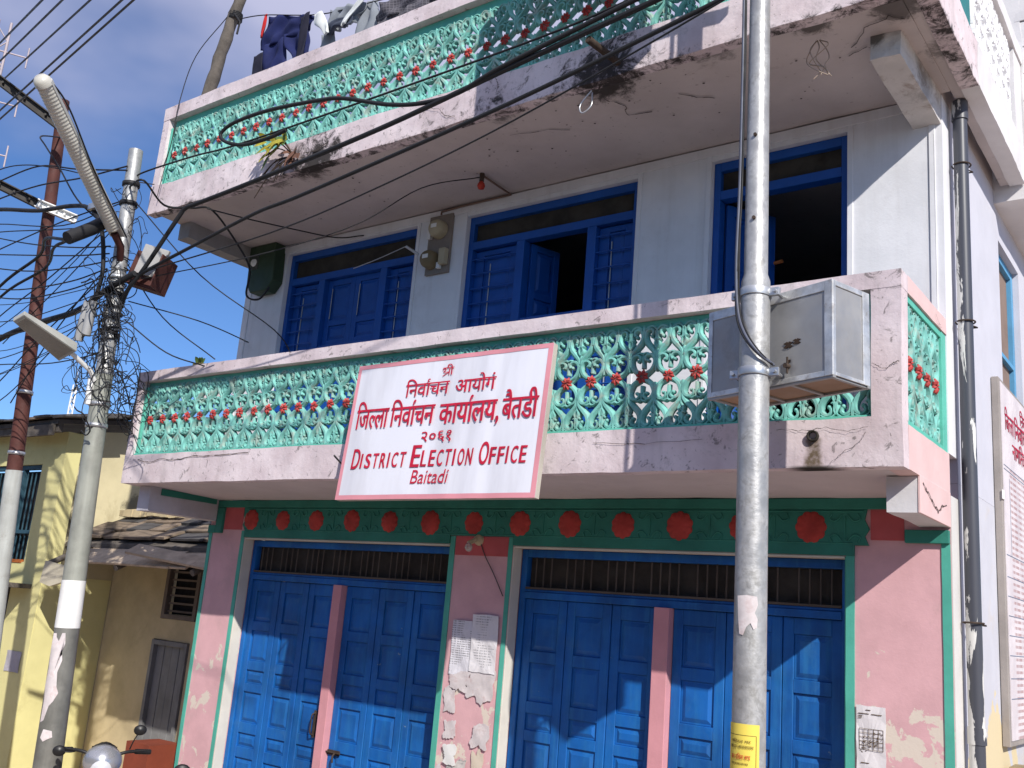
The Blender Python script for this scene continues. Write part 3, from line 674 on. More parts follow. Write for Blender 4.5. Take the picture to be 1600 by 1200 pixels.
crack([(-0.2, 2.90), (-0.24, 2.83), (-0.32, 2.79), (-0.40, 2.72)], w=0.003, val=-1.0675)
crack([(-7.3, 2.93), (-7.1, 2.90), (-6.9, 2.93), (-6.7, 2.91), (-6.4, 2.94), (-6.0, 2.94), (-5.6, 2.95)], w=0.006, val=-1.0675)
crack([(-1.2, 2.90), (-1.6, 2.88), (-2.0, 2.90)], w=0.003, val=-1.0675)
crack([(-0.68, 2.67), (-0.55, 2.62), (-0.40, 2.56), (-0.33, 2.54), (-0.22, 2.60), (-0.12, 2.61)], w=0.010, axis='x', val=0.0075, jit=0.010)
crack([(-0.30, 3.80), (-0.24, 3.765), (-0.16, 3.75)], w=0.003, axis='x', val=0.0065)
# drain hole in the fascia
mb = MB(); mb.lathe([(0.034, 0.0), (0.034, 0.03), (0.024, 0.03), (0.024, -0.08), (0.0, -0.08)], 14, Matrix.Translation((-0.50, -1.052, 2.885)) @ Matrix.Rotation(R(90), 4, 'X'))
mb.build('drain_hole', mat('sooty_ring', (0.03, 0.025, 0.02, 1), 0.9, bump=0), LB)


# upper balcony --------------------------------------------------------
MU = M_UPBAND()
UB = rough_box(-8.03, 0.165, -1.003, -0.90, 5.70, 6.03, 0.055, 0.011, 6.0).build('upper_balcony', MU, B)
# the upper balcony's own frame: 95 % module size, floor at 5.50 m, front 1.28 m from the wall
UB.location = (0.0737, -0.3283, 0.0865); UB.scale = (0.95, 0.95, 0.95)
part(rough_box(-8.03, 0.165, -1.006, -0.86, 6.84, 6.995, 0.055, 0.006, 8.0), 'balcony_rail', MU, UB)
part(rough_box(-8.03, -7.915, -1.001, -0.87, 6.025, 6.843, 0.06, 0.005, 8.0), 'corner_post', MU, UB)
part(rough_box(0.0, 0.166, -1.001, -0.87, 6.025, 6.843, 0.06, 0.005, 8.0), 'corner_post', MU, UB)
def side_sk(p):
    return p
part(rough_box(0.055, 0.175, -0.898, 0.35, 5.695, 6.05, 0.06, 0.008, 3.0, side_sk), 'side_band', MU, UB)
MWS = mat('rough_white_plaster', (0.66, 0.64, 0.64, 1), 0.85, var=0.08, bump=0.35, dirt=(0.5, 0.48, 0.46, 1), da=0.15)  # white plaster of the side band, rail, post and rough wall
part(rough_box(0.055, 0.178, 0.352, 2.15, 5.70, 6.05, 0.06, 0.008, 3.0), 'side_band', MWS, UB)
part(rough_box(0.05, 0.19, -0.86, 2.15, 6.84, 6.99, 0.06, 0.006, 3.0), 'side_rail', MWS, UB)
part(rough_box(0.055, 0.176, 1.84, 2.14, 6.05, 6.84, 0.06, 0.006, 3.0), 'side_post', MWS, UB)
bx('side_post', mat('teal_wall_paint', (0.03, 0.19, 0.20, 1), 0.7), UB, 0.06, 0.14, -0.40, 0.30, 6.051, 6.838)
for k in range(7): put_grille(UB, M_WGRILLE, None, (0.13, 0.42+0.2*k, 6.44), R(90), 'white_grille_block')
for k in range(2): put_grille(UB, M_GRILLE, M_RED, (0.11, -0.78+0.2*k, 6.44), R(90))
for k in range(40):
    x = -7.80+0.2004*k
    if x < -0.05: put_grille(UB, M_GRILLE, M_RED, (x, -0.912, 6.402), 0)
fl = MB(); fl.box(-7.913, -0.002, -0.982, -0.885, 6.03, 6.047); fl.box(-7.913, -0.002, -0.930, -0.88, 6.745, 6.839); fl.box(-7.9145, -7.885, -0.965, -0.885, 6.0475, 6.7445)
fl.build('green_lining', M_GREEN, UB, 0.002)
crack([(-3.95, 5.93), (-3.80, 5.88), (-3.72, 5.80), (-3.60, 5.76)], w=0.005, val=-1.013, parent=UB)
crack([(-3.2, 6.02), (-3.16, 5.93), (-3.18, 5.86)], w=0.004, val=-1.013, parent=UB)
crack([(-5.5, 5.86), (-5.3, 5.85), (-5.15, 5.90)], w=0.012, val=-1.013, parent=UB)
crack([(-0.9, 6.02), (-0.95, 5.92), (-0.92, 5.82)], w=0.004, val=-1.013, parent=UB)
# wandering cracks and nest marks on the soffit
def soffit_crack(pts, w=0.0045):
    mb = MB(); rnd = random.Random(int(abs(pts[0][0])*77)); P = []
    for i in range(len(pts)-1):
        for k in range(4): t = k/4; P.append(Vector((pts[i][0]+(pts[i+1][0]-pts[i][0])*t+rnd.uniform(-.015, .015), pts[i][1]+(pts[i+1][1]-pts[i][1])*t+rnd.uniform(-.015, .015))))
    for i in range(len(P)-1):
        a, b = P[i], P[i+1]; d = b-a; n = Vector((-d.y, d.x)).normalized()*w*rnd.uniform(0.3, 1.2)
        z = lambda p: 5.6935
        mb.add([(q.x, q.y, z(q)) for q in (a+n, a-n, b-n, b+n)], [(0, 1, 2, 3)])
    return mb.build('crack', M_CRACK, UB)
for p in ([(-3.3, -.62), (-2.95, -.55), (-2.75, -.45)], [(-2.3, -.75), (-2.2, -.6), (-2.25, -.45), (-2.0, -.4)], [(-1.75, -.55), (-1.6, -.42), (-1.5, -.35)],
          [(-0.45, -.55), (-0.30, -.72), (-0.12, -.78), (-0.05, -.68)], [(-0.5, -.45), (-0.35, -.50), (-0.25, -.42)]): soffit_crack(p)
mb = MB(); rnd = random.Random(11)
for i in range(70):
    x = rnd.uniform(-6.5, -0.3); y = rnd.uniform(-0.85, -0.05); r = rnd.uniform(0.004, 0.013); z = 5.6935
    mb.add([(x+r*math.cos(a), y+r*0.8*math.sin(a), z) for a in (0, 1, 2, 3.1, 4.2, 5.2)], [(0, 1, 2, 3, 4, 5)])
o = mb.build('soffit_flecks', M_CRACK, UB); o['kind'] = 'stuff'
# spout through the upper fascia
mb = MB(); mb.tube([(-2.02, -0.95, 5.80), (-2.10, -1.32, 5.84)], 0.028, 10, False); mb.tube([(-2.02, -0.95, 5.80), (-2.10, -1.315, 5.84)], 0.020, 10)
mb.build('drain_spout', M_RUSTB, UB)
# rain pipe down the side wall
mb = MB(); px = 0.078
mb.tube([(px, 0.215, ZG), (px, 0.20, 1.6), (px, 0.185, 4.0), (px, 0.18, 5.42)], 0.047, 18)
mb.tube([(px, 0.18, 5.36), (px, 0.18, 5.50)], 0.055, 18); mb.tube([(px, 0.205, 1.2), (px, 0.205, 1.3)], 0.055, 18)
RP = mb.build('rain_pipe', M_PIPE, B)
for z in (5.02, 3.88, 1.92):
    mb = MB(); mb.tube([(px+0.060*math.cos(a), 0.19+0.060*math.sin(a), z) for a in [i*math.pi/8 for i in range(-6, 10)]], 0.006, 5); mb.tube([(px, 0.225, z), (px+0.05, 0.30, z-0.01), (0.0, 0.32, z)], 0.006, 5); mb.build('pipe_clamp', M_RUSTB, RP)
mb = MB(); mb.tube([(-0.055, -0.006, 5.2), (-0.052, -0.006, 3.86)], 0.0045, 5); mb.build('wall_conduit', M_CABLEG, B)

# rough unplastered wall at the back of the terrace
NW = empty('masonry_wall', 'rough white masonry wall rising at the right edge behind the upper balcony', 'wall')
mb = rough_box(-0.35, 0.255, 1.73, 3.9, 5.38, 9.0, 0.16, 0.02, 12.0); mb.build('wall_core', MWS, NW)
st = None; rnd = random.Random(5)
for i in range(14):
    zz = 5.50+i*0.25; yy = 1.725
    while yy < 3.6:
        w = rnd.uniform(0.22, 0.42)
        s = rough_box(0.20, 0.29+rnd.uniform(-0.01, 0.03), yy+0.012, min(yy+w, 3.8)-0.012, zz+0.012, zz+0.245, 0.09, 0.014, i*3.1+yy)
        s.build('stone', MWS, NW); yy += w

# ------------------------------------------------------------------ the sign
SO = Vector((-4.17, -1.30, 2.49)); SX = Vector((1, 0, 0.005)).normalized(); SZ = Vector((-0.012, 0.1, 1.095)).normalized()
SZ = (SZ-SX*SZ.dot(SX)).normalized(); SY = SZ.cross(SX).normalized()      # SY points into the board (+y)
MS = Matrix.Translation(SO) @ Matrix((SX, SY, SZ)).transposed().to_4x4()
SWD, SHT = 1.892, 1.10
SG = empty('office_sign', 'white painted tin sign with pink border reading DISTRICT ELECTION OFFICE Baitadi in red', 'sign')
def sheet(mb, x0, x1, z0, z1, y, n=60, amp=0.004):
    vs = []; 
    for j in range(2):
        for i in range(n+1):
            x = x0+(x1-x0)*i/n; z = (z0, z1)[j]; vs.append(MS @ Vector((x, y+amp*math.sin(x*17+math.sin(x*5)*2)*0.5, z)))
    mb.add(vs, [(i, i+1, n+2+i, n+1+i) for i in range(n)], True)
def sy(x): return 0.004*math.sin(x*17+math.sin(x*5)*2)*0.5
msign = N('sign_white_paint'); vv = msign.vmap((2.2, 2.2, 0.35))
msign.l.new(msign.mix(msign.rng(msign.noise(1.6, 5, 0.6, vv), 0.35, 0.7, 0, 1), (0.74, 0.745, 0.80, 1), (0.60, 0.60, 0.645, 1)), msign.b.inputs['Base Color']); msign.b.inputs['Roughness'].default_value = 0.5
mb = MB(); sheet(mb, 0.0, SWD, 0.0, SHT, 0.0); fo = mb.build('sign_face', msign.m, SG)
mb = MB(); bw = 0.040
n = 60
sheet(mb, 0, SWD, 0, bw-0.005, -0.0025); sheet(mb, 0, SWD, SHT-bw+0.006, SHT, -0.0025)
sheet(mb, 0, bw-0.008, bw-0.005, SHT-bw+0.006, -0.0025, 3); 
vs = []
for j in range(2):
    for i in range(4): x = SWD-bw+bw*i/3; vs.append(MS @ Vector((x, -0.0025+sy(x), (bw-0.005, SHT-bw+0.006)[j])))
mb.add(vs, [(i, i+1, 5+i, 4+i) for i in range(3)])
mb.build('border', mat('pink_border_paint', (0.66, 0.27, 0.31, 1), 0.6, var=0.12, bump=0.05), SG)
mb = MB()
for (a, b, c, d) in ((0.002, 0.035, 0.0, SHT), (SWD-0.035, SWD, 0, SHT), (0.035, SWD-0.035, 0.0, 0.03), (0.035, SWD-0.035, SHT-0.03, SHT), (0.035, SWD-0.035, 0.53, 0.56), (0.62, 0.65, 0.03, 0.53), (1.24, 1.27, 0.56, SHT-0.03)):
    mb.box(a, b, 0.006, 0.05, c, d, MS)
mb.build('sign_frame', mat('grey_wood_frame', (0.42, 0.39, 0.34, 1), 0.85, streak=0.3), SG, 0.002)
mb = MB()
for x in (0.05, 1.75): mb.tube([MS @ Vector((x, 0.05, 1.05)), MS @ Vector((x+0.03, 0.2, 1.12)), Vector((SO.x+x+0.03, -0.99, 3.5))], 0.004, 5)
mb.tube([(-4.24, -1.30, 2.84), (-4.36, -1.08, 2.80), (-4.34, -1.065, 2.64)], 0.008, 5)
mb.build('sign_wire', M_CABLEG, SG)

# lettering: glyph outlines from the built-in font, set by hand
FC = {}
def glyph(body, off=0.0):
    key = (body, off)
    if key in FC: return FC[key]
    cu = bpy.data.curves.new('g', 'FONT'); cu.body = body; cu.offset = off; cu.resolution_u = 4; cu.fill_mode = 'FRONT'
    o = bpy.data.objects.new('g', cu); COL.objects.link(o); bpy.context.view_layer.update()
    dg = bpy.context.evaluated_depsgraph_get(); me = o.evaluated_get(dg).to_mesh()
    vs = [(v.co.x, v.co.y) for v in me.vertices]; fs = [tuple(p.vertices) for p in me.polygons]
    o.evaluated_get(dg).to_mesh_clear(); bpy.data.objects.remove(o); bpy.data.curves.remove(cu)
    FC[key] = (vs, fs); return FC[key]
ADV = {}
def advance(ch):
    if ch == 'ि': return advance('ा')
    if ch not in ADV:
        a = glyph('|')[0]; b = glyph(ch+'|')[0]; ADV[ch] = max(p[0] for p in b)-max(p[0] for p in a)
    return ADV[ch]
def stroke2(pts, w):
    """flat brush stroke, pts (x,z)"""
    P = cat_rom([(p[0], p[1], 0) for p in pts], 5); vs = []; m = len(P)
    for i in range(m):
        t = (P[min(i+1, m-1)]-P[max(i-1, 0)]).normalized(); n = Vector((-t.y, t.x, 0))*w/2*(0.8+0.25*math.sin(math.pi*i/(m-1)))
        vs += [(P[i].x+n.x, P[i].y+n.y), (P[i].x-n.x, P[i].y-n.y)]
    return vs, [(2*i, 2*i+1, 2*i+3, 2*i+2) for i in range(m-1)]
def word(tokens, off):
    """list of pieces [(verts, faces)] in font units; tokens: char, ('half', ch), 'REPH', 'SHRA'"""
    out = []; x = 0.0
    for t in tokens:
        if t == 'REPH':
            out.append(stroke2([(x-0.16, 0.64), (x-0.20, 0.72), (x-0.15, 0.79), (x-0.06, 0.78)], 0.055+off)); continue
        if t == 'SHRA':
            w = 0.06
            out.append(stroke2([(x+.03, .40), (x+.02, .50), (x+.10, .57), (x+.20, .52), (x+.18, .41), (x+.09, .33), (x+.10, .26), (x+.25, .25), (x+.44, .27)], w))
            out.append(stroke2([(x+.42, .24), (x+.28, .14), (x+.12, .02), (x+.04, -.05)], w)); out.append(stroke2([(x+.47, .61), (x+.47, .3), (x+.47, 0)], w*1.2)); out.append(stroke2([(x-.02, .60), (x+.25, .60), (x+.56, .60)], w)); x += .52; continue
        if isinstance(t, tuple):
            vs, fs = glyph(t[1], 0.0); w = advance(t[1]); cut = w*t[2]
            vs2 = [(min(p[0], cut)+x, p[1]) for p in vs]
            fs2 = [f for f in fs if any(vs[i][0] < cut for i in f)]
            for dx in (-off/2, off/2): out.append(([(a+dx, b) for a, b in vs2], fs2))
            x += cut; continue
        if t == ' ': x += 0.28; continue
        vs, fs = glyph(t, 0.0)
        for dx in ((0,) if off < 0.004 else (-off, 0, off) if off < 0.012 else (-off, -off/3, off/3, off)):
            out.append(([(p[0]+x+dx, p[1]) for p in vs], fs))
        x += advance(t)
    return out
def set_word(mb, pieces, x0, x1, z0, z1, M, shear=0.0, y0=-0.006, amp=True, bbox=None):
    xs = [p[0] for vs, fs in pieces for p in vs]; ys = [p[1] for vs, fs in pieces for p in vs]
    a0, a1, b0, b1 = bbox or (min(xs), max(xs), min(ys), max(ys))
    if bbox: a0, a1 = min(xs), max(xs)
    k = 0
    for vs, fs in pieces:
        k += 1; out = []
        for p in vs:
            u = (p[0]-a0)/(a1-a0); v = (p[1]-b0)/(b1-b0); x = x0+(x1-x0)*u+shear*(v-0.5)*(z1-z0); z = z0+(z1-z0)*v
            out.append(M @ Vector((x, y0-0.00035*k+(sy(x) if amp else 0), z)))
        mb.add(out, fs)
M_LET = mat('crimson_lettering', (0.52, 0.015, 0.045, 1), 0.5, var=0.2, vs=14, bump=0)
S_ = 1.93; T_ = 1.10
def line(toks, s0, s1, t0, t1, off=0.012, shear=0.0, bbox=None, name='lettering'):
    mb = MB(); set_word(mb, word(toks, off), s0*S_, s1*S_, t0*T_, t1*T_, MS, shear, bbox=bbox)
    mb.build(name, M_LET, SG)
# bbox = glyph-space baseline/headline so that marks may stick out (headline ~0.62, baseline ~0)
HB = (0, 0, 0.0, 0.63)
line(['SHRA', 'ी'], 0.468, 0.527, 0.855, 0.912, 0.004, bbox=HB)
line(['ि', 'न', 'व', 'ा', 'REPH', 'च', 'न'], 0.290, 0.519, 0.720, 0.812, 0.016, bbox=HB)
line(['आ', 'य', 'ो', 'ग', 'ं'], 0.548, 0.743, 0.722, 0.810, 0.016, bbox=HB)
line(['ि', 'ज', ('half', 'ल', 0.62), 'ल', 'ा'], 0.038, 0.222, 0.512, 0.656, 0.026, bbox=HB)
line(['ि', 'न', 'व', 'ा', 'REPH', 'च', 'न'], 0.230, 0.465, 0.515, 0.652, 0.026, bbox=HB)
line(['क', 'ा', 'य', 'ा', 'REPH', 'ल', 'य', ','], 0.485, 0.780, 0.508, 0.650, 0.026, bbox=HB)
line(['ब', 'ै', 'त', 'ड', 'ी'], 0.786, 0.950, 0.512, 0.652, 0.026, bbox=HB)
line(['२', '०', '६', '१'], 0.414, 0.567, 0.382, 0.461, 0.018)
def eng(s0, s1, t0, t1, cap, rest, sh=0.04):
    w = word([cap], 0.032); mb = MB(); cw = 0.155 if cap != 'O' else 0.20
    a = s0*S_; b = s1*S_; c = a+(b-a)*cw
    set_word(mb, w, a, c, t0*T_-0.004, t1*T_+0.012, MS, sh)
    n = len(rest); ws = [0.45 if ch == 'I' else 1.0 for ch in rest]; tot = sum(ws)+0.28*(n-1); u = (b-c-0.008)/tot; x = c+0.008+0.0
    for ch, q in zip(rest, ws):
        set_word(mb, word([ch], 0.034), x, x+u*q*(1.0 if ch != 'I' else 0.7), t0*T_, (t0+(t1-t0)*0.80)*T_, MS, sh); x += u*(q+0.28)
    mb.build('lettering', M_LET, SG)
eng(0.060, 0.353, 0.222, 0.352, 'D', 'ISTRICT'); eng(0.380, 0.682, 0.220, 0.358, 'E', 'LECTION'); eng(0.712, 0.925, 0.221, 0.358, 'O', 'FFICE')
line(list('Baitadi'), 0.397, 0.578, 0.103, 0.196, 0.0, 0.12)
line([], 0, 0, 0, 0) if False else None

# ------------------------------------------------------------------ poles
def tube_obj(name, m, parent, pts, r, n=10, cr=6):
    mb = MB(); P = cat_rom(pts, cr) if cr else pts; mb.tube(P, r, n); return mb.build(name, m, parent)
# right street pole
PX, PY = -0.565, -1.792
RPole = empty('steel_pole', 'tall galvanised steel pole standing before the right half of the balcony', 'pole')
def polex(z): return -0.541-0.0095*(z-1.12)
mb = MB(); mb.tube([(polex(z), PY, z) for z in (ZG, 0.5, 2.0, 3.55)], [0.086, 0.084, 0.081, 0.079], 28); mb.build('lower_tube', M_STEEL, RPole)
mb = MB(); mb.tube([(polex(z), PY, z) for z in (3.551, 3.60, 3.64, 5.5, 7.2, 8.3)], [0.079, 0.077, 0.064, 0.058, 0.055, 0.050], 28); mb.build('upper_tube', M_STEEL, RPole)
def band(z, r, h=0.045, parent=RPole):
    mb = MB(); M = Matrix.Translation((polex(z), PY, z)) @ Matrix.Rotation(R(-2), 4, 'X')
    mb.lathe([(r, -h/2), (r+0.006, -h/2), (r+0.006, h/2), (r, h/2)], 28, M)
    for s in (1, -1):
        mb.box(s*(r+0.004)-0.002, s*(r+0.055)+0.002 if s > 0 else s*(r+0.004), -0.012, 0.012, -h/2, h/2, M) if s > 0 else mb.box(-(r+0.055), -(r+0.004), -0.012, 0.012, -h/2, h/2, M)
        a = M @ Vector((s*(r+0.035), -0.03, 0)); b = M @ Vector((s*(r+0.035), 0.10, 0)); mb.tube([a, b], 0.011, 6)
    return mb.build('clamp_band', M_STEELC, parent, 0.002)
band(3.53, 0.080); band(3.085, 0.081); 
for z, r in ((4.45, 0.062), (3.95, 0.063)):
    mb = MB(); mb.tube([(polex(z)+0.012, PY-r, z), (polex(z)+0.012, PY-r-0.012, z)], 0.010, 8); mb.build('bolt', M_RUSTB, RPole)
# wires running down the pole
for k, (dx, r) in enumerate(((-0.072, 0.006), (-0.080, 0.009), (-0.064, 0.005))):
    P = [(polex(8)+dx, PY-0.035, 8.0), (polex(6)+dx-0.004*k, PY-0.04, 6), (polex(5)+dx, PY-0.045, 5), (polex(4.2)+dx-0.006*k, PY-0.04, 4.2), (polex(3.75)+dx-0.012, PY-0.05, 3.72), (polex(3.45)-0.085+0.01*k, PY-0.06, 3.44), (polex(3.3)-0.03+0.015*k, PY-0.10, 3.28), (polex(3.15)+0.05+0.01*k, PY-0.09, 3.17), (polex(3.1)+0.11, PY-0.02+0.01*k, 3.12)]
    o = tube_obj('pole_wire', M_CABLE if k != 1 else mat('bluish_conduit', (0.10, 0.11, 0.15, 1), 0.5, bump=0), RPole, P, r, 6)
# old paint / torn paper patches on the poles
def ragged(w, h, seed, n=26, rough=0.22):
    rnd = random.Random(seed); pts = []
    for i in range(n):
        a = 2*math.pi*i/n; c, s = math.cos(a), math.sin(a); k = 1/max(abs(c), abs(s))
        r = 1+rnd.uniform(-rough, rough*0.4); pts.append((w/2*c*k*r, h/2*s*k*r))
    return pts
def wrap_patch(name, m, parent, ctr, rad, pts, ang0, zc, off=0.003):
    """paper lying on a vertical cylinder; pts=(arc length, z)"""
    mb = MB(); cx = sum(p[0] for p in pts)/len(pts); cz = sum(p[1] for p in pts)/len(pts)
    def P(a, z, o=0.0):
        x0 = ctr(zc+z) if callable(ctr) else ctr[0]; y0 = ctr[1] if not callable(ctr) else PY
        th = ang0+a/rad; return (x0+(rad+off+o)*math.sin(th), y0-(rad+off+o)*math.cos(th), zc+z)
    rings = [[P(cx+(p[0]-cx)*t, cz+(p[1]-cz)*t, 0) for p in pts] for t in (1.0, 0.75, 0.5, 0.25)]
    n = len(pts); vs = [q for r_ in rings for q in r_]+[P(cx, cz)]
    fs = [(k*n+i, k*n+(i+1) % n, (k+1)*n+(i+1) % n, (k+1)*n+i) for k in range(3) for i in range(n)]+[(3*n+i, 3*n+(i+1) % n, 4*n) for i in range(n)]
    mb.add(vs, fs, True); return mb.build(name, m, parent)
M_PAPER = mat('torn_paper', (0.60, 0.55, 0.55, 1), 0.9, var=0.15, vs=9, dirt=(0.45, 0.33, 0.32, 1), da=0.5, ds=9, dth=0.5, bump=0.35, bs=30)
VA = math.atan2(CAMP.x-PX, -(CAMP.y-PY))   # angle facing the camera
pts = [(-.07, .10), (-.02, .105), (.03, .10), (.035, .06), (.02, .02), (.035, -.01), (.03, -.05), (.015, -.06), (0, -.03), (-.02, -.05), (-.035, -.09), (-.055, -.085), (-.065, 0)]
wrap_patch('torn_paper_patch', M_PAPER, RPole, polex, 0.083, pts, VA, 1.82)
# yellow notice on the pole
YN = empty('yellow_notice', 'yellow printed notice with red seal pasted low on the right steel pole', 'poster')
M_YEL = mat('yellow_paper', (0.72, 0.58, 0.10, 1), 0.75, var=0.06, vs=5, bump=0.12, bs=14)
hw = 0.075
pts = [(-hw-0.01, 0.0)]+[(-hw+2*hw*i/10-0.01, 0) for i in range(11)]+[(hw-0.01, -0.5)]+[(hw-0.01-2*hw*i/10, -0.5) for i in range(11)]
def grid_wrap(name, m, parent, a0, a1, z0, z1, rad, off, ang0=VA, nx=12, nz=2, ctr=polex, yc=PY):
    mb = MB(); vs = []
    for j in range(nz+1):
        for i in range(nx+1):
            a = a0+(a1-a0)*i/nx; z = z0+(z1-z0)*j/nz; th = ang0+a/rad; x0 = ctr(z); vs.append((x0+(rad+off)*math.sin(th), yc-(rad+off)*math.cos(th), z))
    mb.add(vs, [(j*(nx+1)+i, j*(nx+1)+i+1, (j+1)*(nx+1)+i+1, (j+1)*(nx+1)+i) for j in range(nz) for i in range(nx)], True); return mb.build(name, m, parent)
grid_wrap('paper_sheet', M_YEL, YN, -0.115, 0.052, 0.78, 1.315, 0.0845, 0.003)
M_INK = mat('faded_ink', (0.10, 0.06, 0.02, 1), 0.9, bump=0)
M_INKR = mat('red_ink', (0.50, 0.02, 0.02, 1), 0.8, bump=0)
grid_wrap('border_line', M_INK, YN, -0.11, 0.036, 1.262, 1.264, 0.0845, 0.0042); grid_wrap('border_line', M_INK, YN, 0.034, 0.0365, 0.80, 1.262, 0.0845, 0.0044)
rnd = random.Random(4)
def wrap_word(toks, a0, a1, z0, z1, m, parent, off=0.0045, o=0.004):
    mb = MB(); pieces = word(toks, o); xs = [p[0] for v, f in pieces for p in v]; b0, b1 = 0.0, 0.63; k = 0
    for v, f in pieces:
        k += 1; out = []
        for p in v:
            a = a0+(a1-a0)*(p[0]-min(xs))/(max(xs)-min(xs)); z = z0+(z1-z0)*(p[1]-b0)/(b1-b0); th = VA+a/0.0845; q = 0.0845+off+0.0002*k
            out.append((polex(z)+q*math.sin(th), PY-q*math.cos(th), z))
        mb.add(out, f)
    return mb.build('notice_text', m, parent)
wrap_word(list('निवेदन गर'), -0.09, 0.010, 1.228, 1.240, M_INK, YN)
wrap_word(list('कायम सचवालय'), -0.095, 0.022, 1.202, 1.216, M_INK, YN)
wrap_word(list('कर दिवस सप'), -0.09, 0.008, 1.152, 1.172, M_INKR, YN, o=0.012)
wrap_word(list('जनचतना'), -0.09, 0.0, 1.128, 1.137, M_INK, YN)
pts = []
for i in range(36): a = 2*math.pi*i/36; r = 0.050 if i % 2 else 0.042; pts.append((-0.035+r*math.cos(a), r*math.sin(a)))
wrap_patch('red_seal', M_INKR, YN, polex, 0.0845, pts, VA, 1.03, 0.006)

# cabinet behind the right pole
CX = Vector((0.953, -0.304, 0.0)).normalized(); CY = Vector((0.304, 0.953, 0.0)).normalized()
CO = Vector((-0.137, -1.805, 3.03))-CX*0.85
MCB = Matrix.Translation(CO) @ Matrix((CX, CY, Vector((0, 0, 1)))).transposed().to_4x4() @ Matrix.Rotation(R(-0.8), 4, 'Y')
CB = empty('metal_cabinet', 'dented aluminium cabinet with rust spots clamped behind the right steel pole', 'cabinet')
mb = MB(); w, d, h = 0.85, 0.32, 0.515
mb.box(0.006, w-0.006, 0.006, d, 0.012, h, MCB); mb.build('cabinet_body', M_BOX, CB, 0.004)
mb = MB()
for a in ((0, 0.030, 0, 0.0062, 0, h), (w-0.05, w, 0, 0.0062, 0, h), (0.03, w-0.05, 0.0005, 0.006, h-0.055, h), (0.03, w-0.05, 0.0005, 0.006, 0, 0.03), (0.37, 0.39, 0.001, 0.006, 0.03, h-0.055)): mb.box(*a, MCB)
for a in ((w-0.0062, w+0.001, 0.0062, 0.03, 0.001, h-0.001), (w-0.0062, w+0.001, d-0.06, d-0.002, 0.001, h-0.001), (w-0.0062, w+0.0005, 0.03, d-0.06, h-0.03, h-0.001), (w-0.0062, w+0.0005, 0.03, d-0.06, 0.001, 0.02)): mb.box(*a, MCB)
mb.build('edge_frame', M_BOXE, CB, 0.003)
mb = MB(); mb.box(0.02, w-0.02, 0.02, d-0.02, 0.003, 0.0115, MCB); mb.build('cabinet_underside', M_PLY, CB)
mb = MB()
for a in ((0.0, w, 0.006, 0.03, -0.012, 0.0025), (0.0, w, d-0.025, d, -0.012, 0.0025), (0.01, 0.03, 0.03, d-0.025, -0.010, 0.0025), (0.30, 0.32, 0.03, d-0.025, -0.010, 0.0025), (0.56, 0.58, 0.03, d-0.025, -0.010, 0.0025), (w-0.03, w-0.01, 0.03, d-0.025, -0.010, 0.0025)): mb.box(*a, MCB)
mb.build('underside_rib', M_BOX, CB, 0.002)
mb = MB()
for (x, z, s) in ((0.57, 0.21, 1.2), (0.625, 0.22, 1.0), (0.575, 0.12, 0.5)):
    P = [(x+s*0.030*math.cos(a)*(1 if i % 2 else 0.35), z+s*0.018*math.sin(a)*(1 if i % 3 else 0.5)) for i, a in enumerate([k*math.pi/6 for k in range(12)])]; mb.prism(P, 'y', 0.001, 0.0055, MCB)
mb.build('rust_spot', mat('dark_rust_spot', (0.05, 0.03, 0.02, 1), 0.9, bump=0), CB)
mb = MB(); mb.box(0.40, 0.43, -0.055, 0.0, 0.055, 0.085, MCB); mb.box(0.40, 0.43, -0.055, 0.0, h-0.05, h-0.02, MCB); mb.tube([MCB @ Vector((0.25, -0.02, 0.07)), MCB @ Vector((0.25, 0.004, 0.07))], 0.012, 8)
mb.tube([MCB @ Vector((0.575, -0.03, 0.09)), MCB @ Vector((0.575, 0.002, 0.09))], 0.014, 8); mb.tube([MCB @ Vector((0.575, -0.01, 0.05)), MCB @ Vector((0.575, -0.01, 0.14))], 0.006, 8); mb.build('mounting_bracket', M_RUSTB, CB)

# box added out of view on the right pole to shadow the upper balcony
TP = empty('added_shadow_box', 'unseen box added high on the right pole to shadow the upper balcony', 'cabinet')
mb = MB(); mb.box(-2.25, -0.95, -1.94, -1.74, 6.14, 7.15); mb.build('cabinet_body', M_BOX, TP, 0.01)  # body of the added shadow box, not a real cabinet
mb = MB(); mb.box(-2.27, -0.45, -1.735, -1.69, 6.18, 6.24); mb.box(-2.27, -0.45, -1.735, -1.69, 7.0, 7.06); mb.build('added_shadow_box_arm', M_STEELC, TP, 0.004)

# left pole -----------------------------------------------------------
LP = empty('steel_pole', 'thick grey street pole wrapped in wires left of the office, white band near its foot', 'pole')
def lx(z): return -6.905-0.0165*(z-0.15)
def ly(z): return -1.669-0.0300*(z-0.15)
mb = MB(); mb.tube([(lx(z), ly(z), z) for z in (1.5, 3.6)], [0.101, 0.083], 24); mb.build('lower_tube', M_GREYP, LP)
mb = MB(); mb.tube([(lx(z), ly(z), z) for z in (ZG, 0.15, 1.4995)], [0.122, 0.116, 0.101], 24); mb.build('foot_tube', mat('dark_grey_pole_foot', (0.17, 0.17, 0.155, 1), 0.5, 0.15, var=0.25, vs=5, streak=0.5, dirt=(0.30, 0.28, 0.25, 1), da=0.4, ds=6, bump=0.3, bs=26), LP)
zs = [3.601, 3.63, 3.66, 5.0, 5.86]; mb = MB(); mb.tube([(lx(z), ly(z), z) for z in zs], [0.083, 0.081, 0.076, 0.069, 0.066], 24); mb.build('upper_tube', M_STEEL, LP)
mb = MB(); mb.tube([(lx(z), ly(z), z) for z in (1.31, 1.72)], [0.1055, 0.1015], 24, False); mb.build('white_band', M_WHITE, LP)
